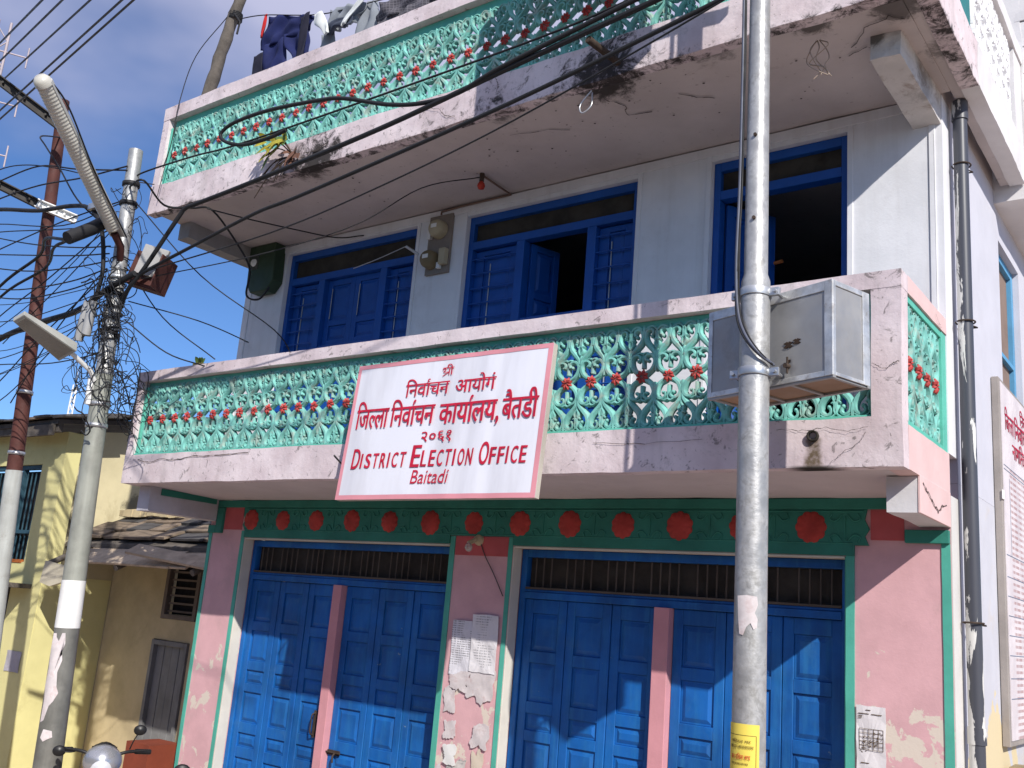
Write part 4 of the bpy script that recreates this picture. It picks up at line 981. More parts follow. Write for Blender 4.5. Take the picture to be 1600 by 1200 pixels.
for z in (5.50, 5.30, 3.32, 3.12, 4.55):
    mb = MB(); mb.lathe([(0.066+0.012*(6-z)/2, -0.02), (0.080+0.012*(6-z)/2, -0.02), (0.080+0.012*(6-z)/2, 0.02), (0.066+0.012*(6-z)/2, 0.02)], 20, Matrix.Translation((lx(z), ly(z), z)) @ Matrix.Rotation(R(4), 4, 'X')); mb.build('clamp_band', M_STEELC if z < 5 else M_CABLE, LP)
mb = MB(); mb.tube([(lx(5.2)-0.05, ly(5.2)-0.10, 5.16), (lx(5.2)-0.22, ly(5.2)-0.16, 5.24)], 0.035, 8); mb.box(lx(5.2)-0.34, lx(5.2)-0.16, ly(5.2)-0.22, ly(5.2)-0.12, 5.22, 5.28); mb.build('insulator_bracket', M_STEELC, LP, 0.004)
LA = math.atan2(CAMP.x+6.9, -(CAMP.y+1.7))
def lpc(z): return lx(z)
def lwrap(pts, zc, rad, da, name='torn_paper_patch', m=M_PAPER):
    mb = MB(); cx = sum(p[0] for p in pts)/len(pts); cz = sum(p[1] for p in pts)/len(pts)
    def P(a, z): th = LA+da+a/rad; return (lx(zc+z)+(rad+0.006)*math.sin(th), ly(zc+z)-(rad+0.006)*math.cos(th), zc+z)
    n = len(pts); vs = []
    for t in (1, .75, .5, .25): vs += [P(cx+(p[0]-cx)*t, cz+(p[1]-cz)*t) for p in pts]
    vs.append(P(cx, cz)); fs = [(k*n+i, k*n+(i+1) % n, (k+1)*n+(i+1) % n, (k+1)*n+i) for k in range(3) for i in range(n)]+[(3*n+i, 3*n+(i+1) % n, 4*n) for i in range(n)]
    mb.add(vs, fs, True); return mb.build(name, m, LP)
lwrap([(-.09, .34), (.02, .35), (.03, .26), (.01, .22), (.025, .12), (.0, .02), (.01, -.1), (.03, -.15), (.0, -.22), (-.03, -.26), (-.06, -.38), (-.10, -.40), (-.09, -.2), (-.11, -.1), (-.09, .05), (-.10, .2)], 0.92, 0.108, -0.25)
lwrap([(-.04, .05), (.03, .04), (.04, -.01), (0, -.03), (-.03, -.05), (-.06, -.02)], 0.42, 0.113, -0.3)
# red and white distribution box on the left pole
DB = empty('distribution_box', 'small red and grey distribution box hanging open on the left pole amid wires', 'box')
Md = Matrix.Translation((-6.60, -1.70, 4.62)) @ Matrix.Rotation(R(32), 4, 'Z') @ Matrix.Rotation(R(14), 4, 'Y')
mb = MB(); mb.box(-0.19, 0.16, -0.02, 0.14, -0.20, 0.13, Md); mb.build('box_body', M_RUST, DB, 0.004)
mb = MB(); mb.box(-0.12, 0.13, -0.06, -0.0205, -0.09, 0.20, Md); mb.build('box_cover', mat('pale_cover', (0.34, 0.33, 0.32, 1), 0.6, dirt=(0.3, 0.1, 0.08, 1), da=0.4, ds=5), DB, 0.003)
mb = MB(); mb.box(0.155, 0.17, -0.20, 0.0, -0.20, 0.12, Md); mb.build('box_door', M_RUST, DB, 0.003)
# small junction tubes
JB = empty('junction_tubes', 'pair of small grey junction housings tied to the left pole below the wire knot', 'junction box')
for a, b in (((-7.20, -1.92, 4.30), (-7.26, -1.92, 3.92)), ((-7.08, -1.94, 4.28), (-7.10, -1.94, 3.95))):
    mb = MB(); mb.tube([a, b], 0.045, 8); mb.build('housing', mat('grey_housing', (0.30, 0.30, 0.30, 1), 0.5, bump=0), JB)

# fluorescent street lamp ----------------------------------------------
A = Vector((-6.13, -3.24, 5.66)); Bp = Vector((-6.83, -1.96, 4.88)); ax = (Bp-A).normalized(); Ln = (Bp-A).length
side = ax.cross(Vector((0, 0, 1))).normalized(); upv = side.cross(ax).normalized()
ML_ = Matrix.Translation(A) @ Matrix((side, ax, upv)).transposed().to_4x4()
FL = empty('street_lamp', 'long fluorescent street lamp with ribbed cover slanting up from the left pole', 'street lamp')
mb = MB(); prof = [(-.075, 0), (-.062, .05), (-.03, .075), (.03, .075), (.062, .05), (.075, 0)]
mb.prism(prof, 'y', 0.03, Ln, ML_); mb.build('lamp_housing', M_LAMPB, FL, 0.004)
mb = MB(); n = 10; segs = 96; vs = []
for i in range(segs+1):
    y = 0.02+(Ln-0.10)*i/segs; rr = 1.0-0.05*(i % 2); e = min(1, 0.5+i/4, 0.5+(segs-i)/4)
    for k in range(n+1): a = math.pi*k/n; vs.append(ML_ @ Vector((0.068*rr*e*math.cos(a), y, -0.002-0.062*rr*e*math.sin(a))))
mb.add(vs, [(i*(n+1)+k, i*(n+1)+k+1, (i+1)*(n+1)+k+1, (i+1)*(n+1)+k) for i in range(segs) for k in range(n)], False); mb.build('ribbed_cover', M_LAMPC, FL)
mb = MB(); mb.lathe([(0.0, -0.005), (0.045, 0.0), (0.070, 0.03), (0.074, 0.075)], 16, ML_ @ Matrix.Translation((0, -0.02, 0)) @ Matrix.Rotation(R(-90), 4, 'X')); mb.build('end_cap', M_LAMPC, FL)
mb = MB(); mb.tube([A+ax*(Ln-0.06)-upv*0.02, Bp+ax*0.10-upv*0.02, Vector((lx(4.6), ly(4.6), 4.66))], 0.035, 10); mb.build('lamp_arm', M_RUST, FL)
tag(tube_obj('lamp_wire', M_CABLE, None, [A+upv*0.02+side*0.05, A+ax*0.3+upv*0.06+side*0.08, A+ax*0.9+side*0.085, Bp+side*0.09], 0.008, 6), 'dark wire running along the fluorescent street lamp', 'wire')
# LED style lamp on a thin arm
LD = empty('street_lamp', 'small flat wedge shaped street lamp on a thin arm low on the left pole', 'street lamp')
a0 = Vector((-6.80, -2.72, 3.86)); a1 = Vector((-6.86, -2.20, 3.71)); ax = (a1-a0).normalized(); sd = ax.cross(Vector((0, 0, 1))).normalized(); sd = (Matrix.Rotation(R(-26), 3, ax) @ sd).normalized(); uu = sd.cross(ax)
MLd = Matrix.Translation(a0) @ Matrix((sd, ax, uu)).transposed().to_4x4(); L2 = (a1-a0).length
mb = MB(); vs = [(-.065, 0, -.01), (.065, 0, -.01), (.065, 0, .035), (-.065, 0, .035), (-.105, L2, -.07), (.105, L2, -.07), (.105, L2, .03), (-.105, L2, .03)]
mb.add([MLd @ Vector(v) for v in vs], [(0, 1, 2, 3), (4, 5, 6, 7), (0, 1, 5, 4), (1, 2, 6, 5), (2, 3, 7, 6), (3, 0, 4, 7)]); mb.build('lamp_housing', mat('lamp_top_grey', (0.36, 0.36, 0.33, 1), 0.5, bump=0.05), LD, 0.006)
mb = MB(); vs = [(-.055, .03, -.018), (.055, .03, -.018), (.092, L2-.03, -.0715), (-.092, L2-.03, -.0715)]
mb.add([MLd @ Vector(v) for v in vs]+[MLd @ (Vector(v)+Vector((0, 0, .004))) for v in vs], [(0, 1, 2, 3), (4, 5, 6, 7), (0, 1, 5, 4), (1, 2, 6, 5), (2, 3, 7, 6), (3, 0, 4, 7)]); mb.build('lamp_glass', mat('smoked_glass', (0.20, 0.19, 0.16, 1), 0.25, bump=0, spec=0.6), LD)
mb = MB(); mb.tube([a1, Vector((-6.93, -1.93, 3.60)), Vector((-6.95, -1.86, 3.52))], 0.022, 10); mb.tube([(-6.985, -1.87, 3.54), (-6.985, -1.86, 3.30)], 0.032, 10); mb.build('lamp_arm', M_WHITE, LD)

# rust red pole further left --------------------------------------------
RD = empty('iron_pole', 'rust red iron pole with cross arms at the far left, pale painted foot', 'pole')
def rx(z): return -9.27-0.0245*(z-1.7)
def ry(z): return -1.21-0.0525*(z-1.7)
mb = MB(); mb.tube([(rx(z), ry(z), z) for z in (2.83, 3.8, 5.3, 7.22)], [0.082, 0.077, 0.070, 0.064], 20); mb.build('red_tube', M_RUST, RD)
mb = MB(); mb.tube([(rx(z), ry(z), z) for z in (ZG, 1.7, 2.829)], [0.105, 0.095, 0.086], 20); mb.build('pale_tube', mat('grey_white_pole', (0.42, 0.44, 0.42, 1), 0.7, var=0.15, streak=0.4, dirt=(0.2, 0.18, 0.15, 1), da=0.5, ds=4), RD)
for z in (3.70, 3.02):
    mb = MB(); mb.lathe([(0.076, -0.02), (0.090, -0.02), (0.090, 0.02), (0.076, 0.02)], 20, Matrix.Translation((rx(z), ry(z), z))); mb.build('clamp_band', M_STEELC, RD)
def channel(name, m, a, b, w, h, parent):
    a, b = Vector(a), Vector(b); t = (b-a).normalized(); s = t.cross(Vector((0, 0, 1))).normalized(); u = s.cross(t); M = Matrix.Translation(a) @ Matrix((s, t, u)).transposed().to_4x4(); L_ = (b-a).length
    mb = MB(); mb.prism([(-w/2, -h/2), (w/2, -h/2), (w/2, -h/2+0.012), (-w/2+0.012, -h/2+0.012), (-w/2+0.012, h/2-0.012), (w/2, h/2-0.012), (w/2, h/2), (-w/2, h/2)], 'y', 0, L_, M)
    for k in range(5): mb.tube([M @ Vector((-w/2-0.012, L_*(k+0.5)/5, 0)), M @ Vector((w/2, L_*(k+0.5)/5, 0))], 0.014, 6)
    return mb.build(name, m, parent)
channel('cross_arm', mat('dark_iron', (0.05, 0.045, 0.04, 1), 0.8), (-9.62, -2.5, 7.30), (-8.86, -1.52, 6.58), 0.06, 0.10, RD)
channel('cross_arm', mat('dark_iron', (0.05, 0.045, 0.04, 1), 0.8), (-9.75, -2.3, 6.11), (-9.34, -1.60, 5.86), 0.06, 0.10, RD)
o = channel('cross_arm', M_WHITE, (-9.338, -1.60, 5.862), (-9.08, -1.24, 5.75), 0.062, 0.102, RD)

# wires -----------------------------------------------------------------
def wire(label, pts, r, group=None, m=None, name='cable'):
    o = tube_obj(name, m or M_CABLE, None, pts, r, 6, 6); tag(o, label, 'cable' if name == 'cable' else 'wire', group); return o
Y = -1.82
TOPR = (-0.60, -1.86)
wire('thickest black cable, sharply bent near the left pole, crossing the upper balcony edge', [(-7.0, Y+.1, 4.20), (-6.73, Y, 4.39), (-6.52, Y, 4.57), (-6.12, Y, 4.99), (-6.02, Y, 5.07), (-5.85, Y, 5.085), (-5.05, Y, 5.14), (-3.58, Y, 5.27), (-2.38, Y, 5.43), (-1.26, Y, 5.57), (-0.60, Y, 5.67)], 0.021)
wire('second thick black cable just beneath the bent one, crossing the upper soffit', [(-6.95, Y+.05, 4.30), (-6.69, Y, 4.43), (-6.51, Y, 4.53), (-5.82, Y, 4.67), (-4.99, Y, 4.83), (-4.35, Y, 4.89), (-2.35, Y, 5.15), (-0.82, Y, 5.42), (-0.60, Y, 5.48)], 0.016)
wire('thin dark wire below the two thick cables, sagging across the soffit', [(-6.8, Y, 4.5), (-6.37, Y, 4.54), (-4.78, Y, 4.61), (-3.67, Y, 4.75), (-2.34, Y, 5.0), (-0.8, Y, 5.41), (-0.6, Y, 5.50)], 0.0065, name='wire')
wire('short thin wire from the left pole up to the red bulb on the soffit', [(-6.8, Y, 4.48), (-6.3, -1.75, 4.5), (-5.3, -1.45, 4.65), (-4.6, -1.05, 4.95), (-4.1, -0.8, 5.30), (-3.73, -0.46, 5.47)], 0.005, name='wire')
wire('dark wire from the top of the left pole across the upper grille', [(-7.0, Y, 5.55), (-6.84, Y, 5.60), (-6.06, Y, 5.59), (-5.14, Y, 5.55), (-2.4, Y, 5.58), (-1.45, Y, 5.64), (-0.6, Y, 5.75)], 0.0085, name='wire')
wire('black cable curling back in a long loop over the upper grille flowers', [(-4.75, Y, 5.535), (-4.96, Y, 5.515), (-5.30, Y, 5.53), (-5.57, Y, 5.62), (-5.67, Y, 5.72), (-5.50, Y, 5.79), (-5.03, Y, 5.79), (-4.37, Y, 5.71), (-4.06, Y, 5.64), (-3.58, Y, 5.46), (-3.2, Y, 5.37), (-2.85, Y, 5.36), (-2.45, Y-.02, 5.44), (-1.4, Y-.03, 5.60), (-0.6, Y, 5.74)], 0.017)
wire('black supply wire hanging from the corner bracket to the green meter box', [(-7.02, -1.83, 5.46), (-6.85, -1.9, 5.44), (-6.576, -1.943, 5.406), (-6.956, -1.468, 5.425), (-6.766, -1.278, 5.435), (-6.557, -1.183, 5.406), (-6.576, -0.803, 5.169), (-6.719, -0.518, 5.026), (-6.814, -0.442, 4.789), (-6.624, -0.423, 4.723), (-6.481, -0.423, 4.837)], 0.011)
wire('thin wire under the soffit from corner bracket towards the left window', [(-6.58, -1.23, 5.41), (-6.3, -0.95, 5.36), (-6.1, -0.5, 5.38), (-5.9, -0.12, 5.40), (-5.6, -0.016, 5.41)], 0.007, name='wire')
for i, (lab, P, r) in enumerate((('steep wire falling from the wire knot to the left end of the balcony rail', [(-7.05, -1.7, 4.75), (-6.6, -1.5, 4.2), (-6.25, -1.1, 3.86)], 0.006),
    ('long straight wire from the pole top falling past the sky to the balcony rail', [(-7.1, -1.7, 5.40), (-6.25, -1.4, 4.6), (-5.7, -0.9, 4.15), (-5.6, -0.7, 3.9)], 0.006),
    ('level wire from the left pole to the edge of the upper wall', [(-7.07, -1.6, 4.39), (-6.6, -1.1, 4.28), (-6.9, -0.3, 4.33), (-7.3, -0.02, 4.45)], 0.006),
    ('slack pair wire dropping from the knot to the lower balcony corner', [(-6.9, -1.7, 4.15), (-6.6, -1.4, 3.88), (-6.45, -1.05, 3.82)], 0.007),
    ('thin wire from the left pole across to the upper balcony corner post', [(-6.576, -2.038, 5.359), (-7.146, -1.611, 5.644), (-7.498, -1.297, 5.834)], 0.006),
    ('pale string tied down the front of the upper balcony corner', [(-7.241, -1.316, 6.499), (-7.289, -1.335, 5.976), (-7.336, -1.335, 5.644)], 0.004))):
    wire(lab, P, r, name='wire')
PWL = ['topmost', 'second', 'third', 'fourth', 'lowest']
for i, (a, b, r) in enumerate((((-9.71, -2.21, 7.68), (-6.82, -3.07, 6.73), 0.011), ((-9.69, -2.17, 7.47), (-6.76, -2.93, 6.79), 0.011), ((-9.6, -2.1, 7.28), (-5.76, -3.15, 6.32), 0.010), ((-9.65, -2.07, 6.88), (-5.66, -2.95, 6.4), 0.011), ((-9.65, -2.05, 6.78), (-5.62, -2.87, 6.44), 0.011))):
    a, b = Vector(a), Vector(b); d = b-a; wire('%s of five bare power lines climbing through the sky at the top left' % PWL[i], [a-d*3.0, a-d*0.25, a, b, b+d*0.35, b+d*1.0+Vector((0, 0, .5)), b+d*1.6+Vector((0, 0, 1.6))], r, 'bare power lines in the upper left sky', M_CABLEG, 'wire')
LW = [
 ('thick black cable entering above the lower cross arm and looping into the pole', [(-9.8, -2.1, 5.62), (-9.11, -2.07, 5.55), (-8.37, -2.01, 5.42), (-7.75, -1.99, 5.36), (-7.35, -1.99, 5.25), (-7.12, -1.97, 5.0), (-7.02, -1.94, 4.6), (-7.08, -1.92, 4.35)], 0.022),
 ('thick cable rising from the left edge into the splice sleeve', [(-9.9, -1.9, 4.2), (-9.05, -1.93, 4.71), (-8.33, -1.93, 4.94), (-7.7, -2.2, 4.92), (-7.05, -2.35, 4.75)], 0.017),
 ('second cable rising into the splice sleeve just under the first', [(-9.9, -1.9, 4.0), (-9.04, -1.91, 4.59), (-8.2, -1.91, 4.79), (-7.3, -2.3, 4.72), (-6.95, -2.38, 4.70)], 0.015),
 ('thick frayed cable bundle running low from the left edge to the wire knot', [(-9.9, -1.8, 3.9), (-9.01, -1.84, 4.14), (-8.28, -1.82, 4.24), (-7.55, -1.83, 4.28), (-6.97, -1.89, 4.40), (-6.6, -1.86, 4.52)], 0.030),
 ('nearly level wire behind the lower end of the fluorescent lamp', [(-9.6, -2.0, 5.05), (-9.08, -2.0, 5.11), (-7.87, -1.97, 5.23), (-7.0, -1.9, 5.30)], 0.007),
 ('level wire a hand below it, slightly falling to the right', [(-9.6, -2.0, 5.33), (-9.09, -2.03, 5.3), (-7.98, -1.96, 5.16), (-7.0, -1.9, 5.05)], 0.006),
 ('wavy wire meeting the black collar of the left pole from the left', [(-9.6, -2.12, 5.85), (-9.13, -2.12, 5.87), (-8.4, -2.08, 5.90), (-7.66, -2.04, 5.72), (-6.98, -1.9, 5.62)], 0.008),
 ('lower wavy wire to the same black collar', [(-9.6, -2.1, 5.62), (-9.12, -2.09, 5.67), (-8.39, -2.05, 5.69), (-7.53, -2.04, 5.60), (-6.98, -1.91, 5.66)], 0.008),
 ('long slanting wire from the left edge up to the foot of the lamp', [(-9.9, -1.85, 4.0), (-9.03, -1.88, 4.38), (-8.19, -1.89, 4.65), (-7.24, -1.94, 4.95), (-7.02, -1.93, 5.0)], 0.007),
 ('short slanting wire crossing the red pole to the lamp foot', [(-9.0, -1.8, 4.1), (-8.29, -1.85, 4.4), (-7.7, -1.89, 4.65), (-7.05, -1.92, 4.98)], 0.006),
 ('thin level wire passing the small lamp', [(-9.6, -1.8, 3.86), (-8.99, -1.79, 3.87), (-8.0, -1.75, 3.81), (-7.0, -1.78, 3.82)], 0.006),
 ('wire climbing steeply from beside the small lamp to the knot', [(-9.5, -1.75, 3.5), (-8.98, -1.76, 3.7), (-8.27, -1.8, 4.07), (-7.2, -1.87, 4.5)], 0.007),
 ('gently sagging wire crossing in front of the red pole', [(-9.6, -2.05, 5.42), (-9.1, -2.04, 5.39), (-7.87, -1.97, 5.18), (-6.98, -1.9, 5.28)], 0.006),
 ('drooping black wire behind the fluorescent lamp from the red pole', [(-9.36, -1.47, 6.75), (-8.9, -1.9, 6.45), (-8.31, -2.1, 6.1), (-7.98, -2.08, 5.80), (-7.62, -2.01, 5.40), (-7.2, -1.95, 5.1)], 0.009),
 ('lowest steep wire from behind the red pole up to the knot', [(-8.72, -1.73, 3.45), (-8.03, -1.8, 4.05), (-7.22, -1.9, 4.5), (-7.0, -1.9, 4.60)], 0.007),
 ('thin wavy wire at the top cross arm', [(-9.7, -2.2, 5.9), (-9.14, -2.14, 6.0), (-8.65, -2.1, 5.96), (-8.03, -2.06, 5.80), (-7.4, -2.0, 5.6)], 0.006),
 ('slack wire dropping from the pole knot to the far left roof', [(-9.8, -1.6, 3.4), (-8.9, -1.7, 3.55), (-7.9, -1.8, 3.95), (-7.0, -1.9, 4.25)], 0.006),
 ('straight thin wire from the upper left corner down to the knot', [(-10.0, -1.9, 3.95), (-8.6, -1.9, 4.35), (-7.6, -1.92, 4.78), (-7.1, -1.93, 5.10)], 0.005),
]
def run_on(P):     # carry a wire on past the left of the street at an even spacing
    a, d = Vector(P[0]), (Vector(P[0])-Vector(P[1])).normalized()*1.2
    return [tuple(a+d*k) for k in (6, 5, 4, 3, 2, 1)]+list(P)
rnd = random.Random(77); K = Vector((-6.97, -1.95, 4.35))
for i in range(12):
    zl = 3.55+i*0.17+rnd.uniform(-.05, .05); zk = 4.0+i*0.075; sag = rnd.uniform(.02, .16)
    P = [(-9.9, -1.95+rnd.uniform(-.2, .2), zl), (-8.6, -1.93, zl*0.55+zk*0.45-sag), (-7.6, -1.93, zl*0.2+zk*0.8-sag*0.7), (lx(zk), ly(zk)-0.12, zk)]
    tag(wire(None, run_on(P), rnd.choice((0.004, 0.005, 0.007)), name='wire'), '%s of twelve thin wires fanning from the wire knot to the left edge' % ['lowest', 'second lowest', 'third lowest', 'fourth lowest', 'fifth lowest', 'sixth lowest', 'sixth highest', 'fifth highest', 'fourth highest', 'third highest', 'second highest', 'highest'][i], 'wire', 'thin wires fanning left from the pole')
for lab, P, r in LW: wire(lab, run_on(P) if P[0][0] < -9.45 else P, r, name='cable' if r > 0.012 else 'wire')
mb = MB(); mb.tube([(-6.90, -2.05, 5.02), (-6.86, -2.20, 4.88), (-6.84, -2.42, 4.70)], [0.062, 0.062, 0.060], 14); mb.lathe([(0.068, -0.02), (0.068, 0.02)], 12, Matrix.Translation((-6.87, -2.2, 4.88)))
tag(mb.build('splice_sleeve', M_CABLE), 'fat black splice sleeve on the cables left of the lamp foot', 'cable joint')
# wire knots: countless loops
rnd = random.Random(21); mb = MB()
def loop(c, s, n=8, turns=0.9, r=0.004):
    turns = rnd.uniform(0.55, 1.15)
    P = []; ph = rnd.uniform(0, 6.3); tl = Vector((rnd.uniform(-1, 1), rnd.uniform(-0.5, .5), rnd.uniform(-.3, .3))).normalized(); a = tl.orthogonal().normalized(); b = tl.cross(a)
    ra, rb = s*rnd.uniform(0.6, 1.2), s*rnd.uniform(0.5, 1.4)
    for i in range(n): t = ph+turns*2*math.pi*i/(n-1); P.append(Vector(c)+a*ra*math.cos(t)*rnd.uniform(.75, 1.2)+b*rb*math.sin(t)*rnd.uniform(.75, 1.2)+Vector((0, 0, rnd.gauss(0, .03))))
    mb.tube(cat_rom(P, 4), r, 4, False)
for i in range(24):
    z = rnd.gauss(4.15, 0.35); loop((lx(z)+rnd.gauss(0.0, 0.13), ly(z)-0.05+rnd.gauss(0, 0.10), z), rnd.uniform(0.07, 0.20), r=rnd.choice((0.0035, 0.005, 0.007)))
for i in range(26):
    z = rnd.uniform(3.2, 4.3); loop((lx(z)+rnd.uniform(0.0, 0.35), ly(z)-0.05+rnd.uniform(-.1, .1), z), rnd.uniform(0.08, 0.22), r=rnd.choice((0.003, 0.0045)))
for i in range(14):
    z = rnd.uniform(3.4, 4.0); loop((lx(z)-rnd.uniform(0.1, 0.45), ly(z)-0.05, z), rnd.uniform(0.10, 0.22), r=0.0035)
for i in range(9):
    z = rnd.uniform(4.7, 5.55); loop((lx(z)+rnd.gauss(0, .08), ly(z)+rnd.gauss(0, .08), z), rnd.uniform(0.08, 0.14), r=0.004)
for i in range(13):     # coils tight round the tube
    z = rnd.uniform(3.95, 4.75); q = 0.083+0.010*rnd.random(); P = [(lx(z)+q*math.cos(t), ly(z)+q*math.sin(t), z+0.05*math.sin(t*0.5+i)+0.01*i/26) for t in [k*0.5 for k in range(15)]]; mb.tube(P, rnd.choice((0.004, 0.007, 0.010)), 4, False)
for i in range(16):
    z0 = rnd.uniform(3.9, 4.6); P = [(lx(z0)+rnd.gauss(0, .05), ly(z0)-0.1, z0), (lx(z0)+rnd.uniform(-.3, .35), ly(z0)-.1+rnd.uniform(-.1, .1), z0-rnd.uniform(.3, .5)), (lx(z0)+rnd.uniform(-.1, .4), ly(z0), z0-rnd.uniform(.5, .9))]; mb.tube(cat_rom(P, 6), 0.004, 4, False)
tag(mb.build('wire_tangle', M_CABLE), 'tangled nest of black wires knotted round the left pole', 'wires', kind='stuff')
mb = MB()
for i in range(12):
    z = rnd.uniform(3.3, 3.8); loop((-7.45+rnd.uniform(-.12, .12), -1.13+rnd.uniform(-.03, .03), z-0.05), rnd.uniform(0.10, 0.28), r=0.0045)
for i in range(6): mb.tube(cat_rom([(-6.95, -1.75, rnd.uniform(3.4, 3.7)), (-7.15, -1.5, rnd.uniform(3.6, 3.9)), (-7.4, -1.15, rnd.uniform(3.3, 3.9)), (-7.45, -1.12, rnd.uniform(3.1, 3.5))], 5), 0.005, 4, False)
tag(mb.build('wire_coils', M_CABLE), 'slack coils of wire hanging at the left corner of the lower balcony', 'wires', kind='stuff')

# antenna mast far left --------------------------------------------------
AM = empty('antenna_mast', 'pale lattice radio mast with dipole antennas behind the power lines at the far left', 'antenna mast')
M_MAST = mat('pale_mast', (0.42, 0.36, 0.38, 1), 0.6, bump=0)
ma = Vector((-19.05, 1.4, 13.2)); dv = Vector((-19.0, 2.0, 9.5)); mb = MB()
u_ = Vector((0.4, 0.9, 0)).normalized()*0.12
base = Vector((-19.05, 1.45, ZG)); top = Vector((-19.05, 1.45, 13.2))
for s in (-1, 1): mb.tube([base+u_*s, top+u_*s], 0.03, 5)
for i in range(46): z = ZG+i*0.3; mb.tube([Vector((base.x, base.y, z))+u_*(1 if i % 2 else -1), Vector((base.x, base.y, z+0.3))+u_*(-1 if i % 2 else 1)], 0.014, 4)
mb.build('mast', M_MAST, AM)
for k, z in enumerate((12.5, 11.35, 10.2, 9.1)):
    mb = MB(); e = Vector((base.x, base.y, z)); o2 = e+Vector((0.45, 0.85, 0)).normalized()*0.55
    mb.tube([e, o2], 0.018, 5); mb.tube([o2+Vector((0, 0, -.24)), o2+Vector((0, 0, .24))], 0.018, 5); e2 = e-Vector((0.45, 0.85, 0)).normalized()*0.3; mb.tube([e2, e2+Vector((0, 0, 0.2))], 0.015, 5); mb.tube([e, e2], 0.02, 5); mb.build('dipole', M_MAST, AM)
mb = MB(); mb.lathe([(0, .02), (.16, 0), (.2, .05), (.16, .1), (0, .08)], 14, Matrix.Translation((-18.95, 1.3, 12.55)) @ Matrix.Rotation(R(90), 4, 'X')); mb.build('dish', mat('ochre_dish', (0.35, 0.22, 0.1, 1), 0.6, bump=0), AM)
T2 = empty('radio_tower', 'tiny white lattice tower on the horizon just above the slate roof', 'tower')
mb = MB(); bb = Vector((-33.75, 12.4, 3.0))
for s in (-.16, .16): mb.tube([bb+Vector((s*2, 0, 0)), Vector((bb.x+s*.8, bb.y, 8.9))], 0.03, 4)
for i in range(18): z = 3.2+i*0.31; mb.tube([Vector((bb.x-.14, bb.y, z)), Vector((bb.x+.14, bb.y, z+.31))], 0.02, 4); mb.tube([Vector((bb.x+.14, bb.y, z)), Vector((bb.x-.14, bb.y, z+.31))], 0.02, 4)
mb.tube([Vector((bb.x, bb.y, 8.9)), Vector((bb.x, bb.y, 9.5))], 0.02, 4); mb.build('lattice', M_WHITE, T2)

# ------------------------------------------------------------------ terrace: post, line, clothes
PO = empty('timber_post', 'leaning weathered timber post tied to the upper balcony rail', 'post')
pp = [(-7.78, -0.80, 6.2), (-7.56, -0.80, 7.17), (-7.37, -0.82, 7.8), (-7.15, -0.80, 8.6)]
mb = MB(); P = cat_rom(pp, 8); mb.tube([p+Vector((0.010*math.sin(i*1.3), 0, 0)) for i, p in enumerate(P)], [0.075-0.0006*i+0.004*math.sin(i*2.1) for i in range(len(P))], 12); mb.build('trunk', M_WOOD, PO)
mb = MB()
for k in range(5): z = 8.02+k*0.018; mb.tube([(-7.295+0.075*math.cos(t), -0.80+0.075*math.sin(t), z) for t in [i*0.6 for i in range(12)]], 0.010, 5)
mb.tube([(-7.24, -0.85, 8.05), (-7.1, -0.86, 7.9), (-7.12, -0.86, 7.75)], 0.012, 5); mb.build('rope_lashing', M_CABLE, PO)
wire('black washing line strung from the timber post along the terrace', [(-7.29, -0.8, 8.02), (-6.8, -0.78, 7.93), (-5.87, -0.76, 7.64), (-5.12, -0.75, 7.53), (-4.3, -0.75, 7.42), (-3.4, -0.75, 7.36), (-2.4, -0.75, 7.32), (-0.1, -0.75, 7.5)], 0.006, name='wire')
wire('thin wire tied down from the timber post to the grille', [(-6.861, -1.183, 7.686), (-7.165, -1.278, 7.259), (-7.260, -1.316, 6.736), (-7.260, -1.326, 6.261), (-7.336, -1.326, 5.976)], 0.005, name='wire')
def cloth(name, m, parent, rows, fold=0.03, nf=5, th=0.012, y=-0.75, nx=26, ph=0.0, sub=5, sh=0.0):
    """rows: (z, xl, xr) top to bottom; a two sided hanging cloth with real folds"""
    R_ = cat_rom([(r[0]-0.09, r[1], r[2]) for r in rows], sub); mb = MB(); n = len(R_); vs = []
    for side_ in (0, 1):
        for j, r in enumerate(R_):
            t = j/(n-1)
            for i in range(nx+1):
                s = i/nx; x = r[1]+(r[2]-r[1])*s; yy = y+0.55*(fold*(0.35+0.65*t))*math.sin(s*nf*math.pi*2+ph+1.5*math.sin(t*3+s*4))+0.5*fold*math.sin(s*nf*5+t*7+ph)
                yy += 0.3*fold*noise.noise(Vector((x*7, r[0]*7, ph)))*2
                e = th*math.sin(math.pi*min(1, max(0, s)))+0.002
                zz = r[0]-0.012*math.sin(s*9+ph)*t-sh*(x-r[1])*(1-t)
                vs.append((x, yy+(e if side_ else -e), zz))
    W = nx+1
    fs = [(j*W+i, j*W+i+1, (j+1)*W+i+1, (j+1)*W+i) for j in range(n-1) for i in range(nx)]
    o_ = n*W; fs += [(o_+j*W+i, o_+(j+1)*W+i, o_+(j+1)*W+i+1, o_+j*W+i+1) for j in range(n-1) for i in range(nx)]
    for i in range(nx): fs += [(i, o_+i, o_+i+1, i+1), ((n-1)*W+i, (n-1)*W+i+1, o_+(n-1)*W+i+1, o_+(n-1)*W+i)]
    for j in range(n-1): fs += [(j*W, (j+1)*W, o_+(j+1)*W, o_+j*W), (j*W+nx, o_+j*W+nx, o_+(j+1)*W+nx, (j+1)*W+nx)]
    mb.add(vs, fs, True); return mb.build(name, m, parent)
M_NAVY = mat('navy_cloth', (0.012, 0.018, 0.085, 1), 0.85, var=0.2, bump=0.15)
M_BLKC = mat('black_cloth', (0.015, 0.015, 0.03, 1), 0.8, var=0.2, bump=0.2)
M_REDC = mat('red_cloth', (0.45, 0.02, 0.02, 1), 0.85, bump=0.1)
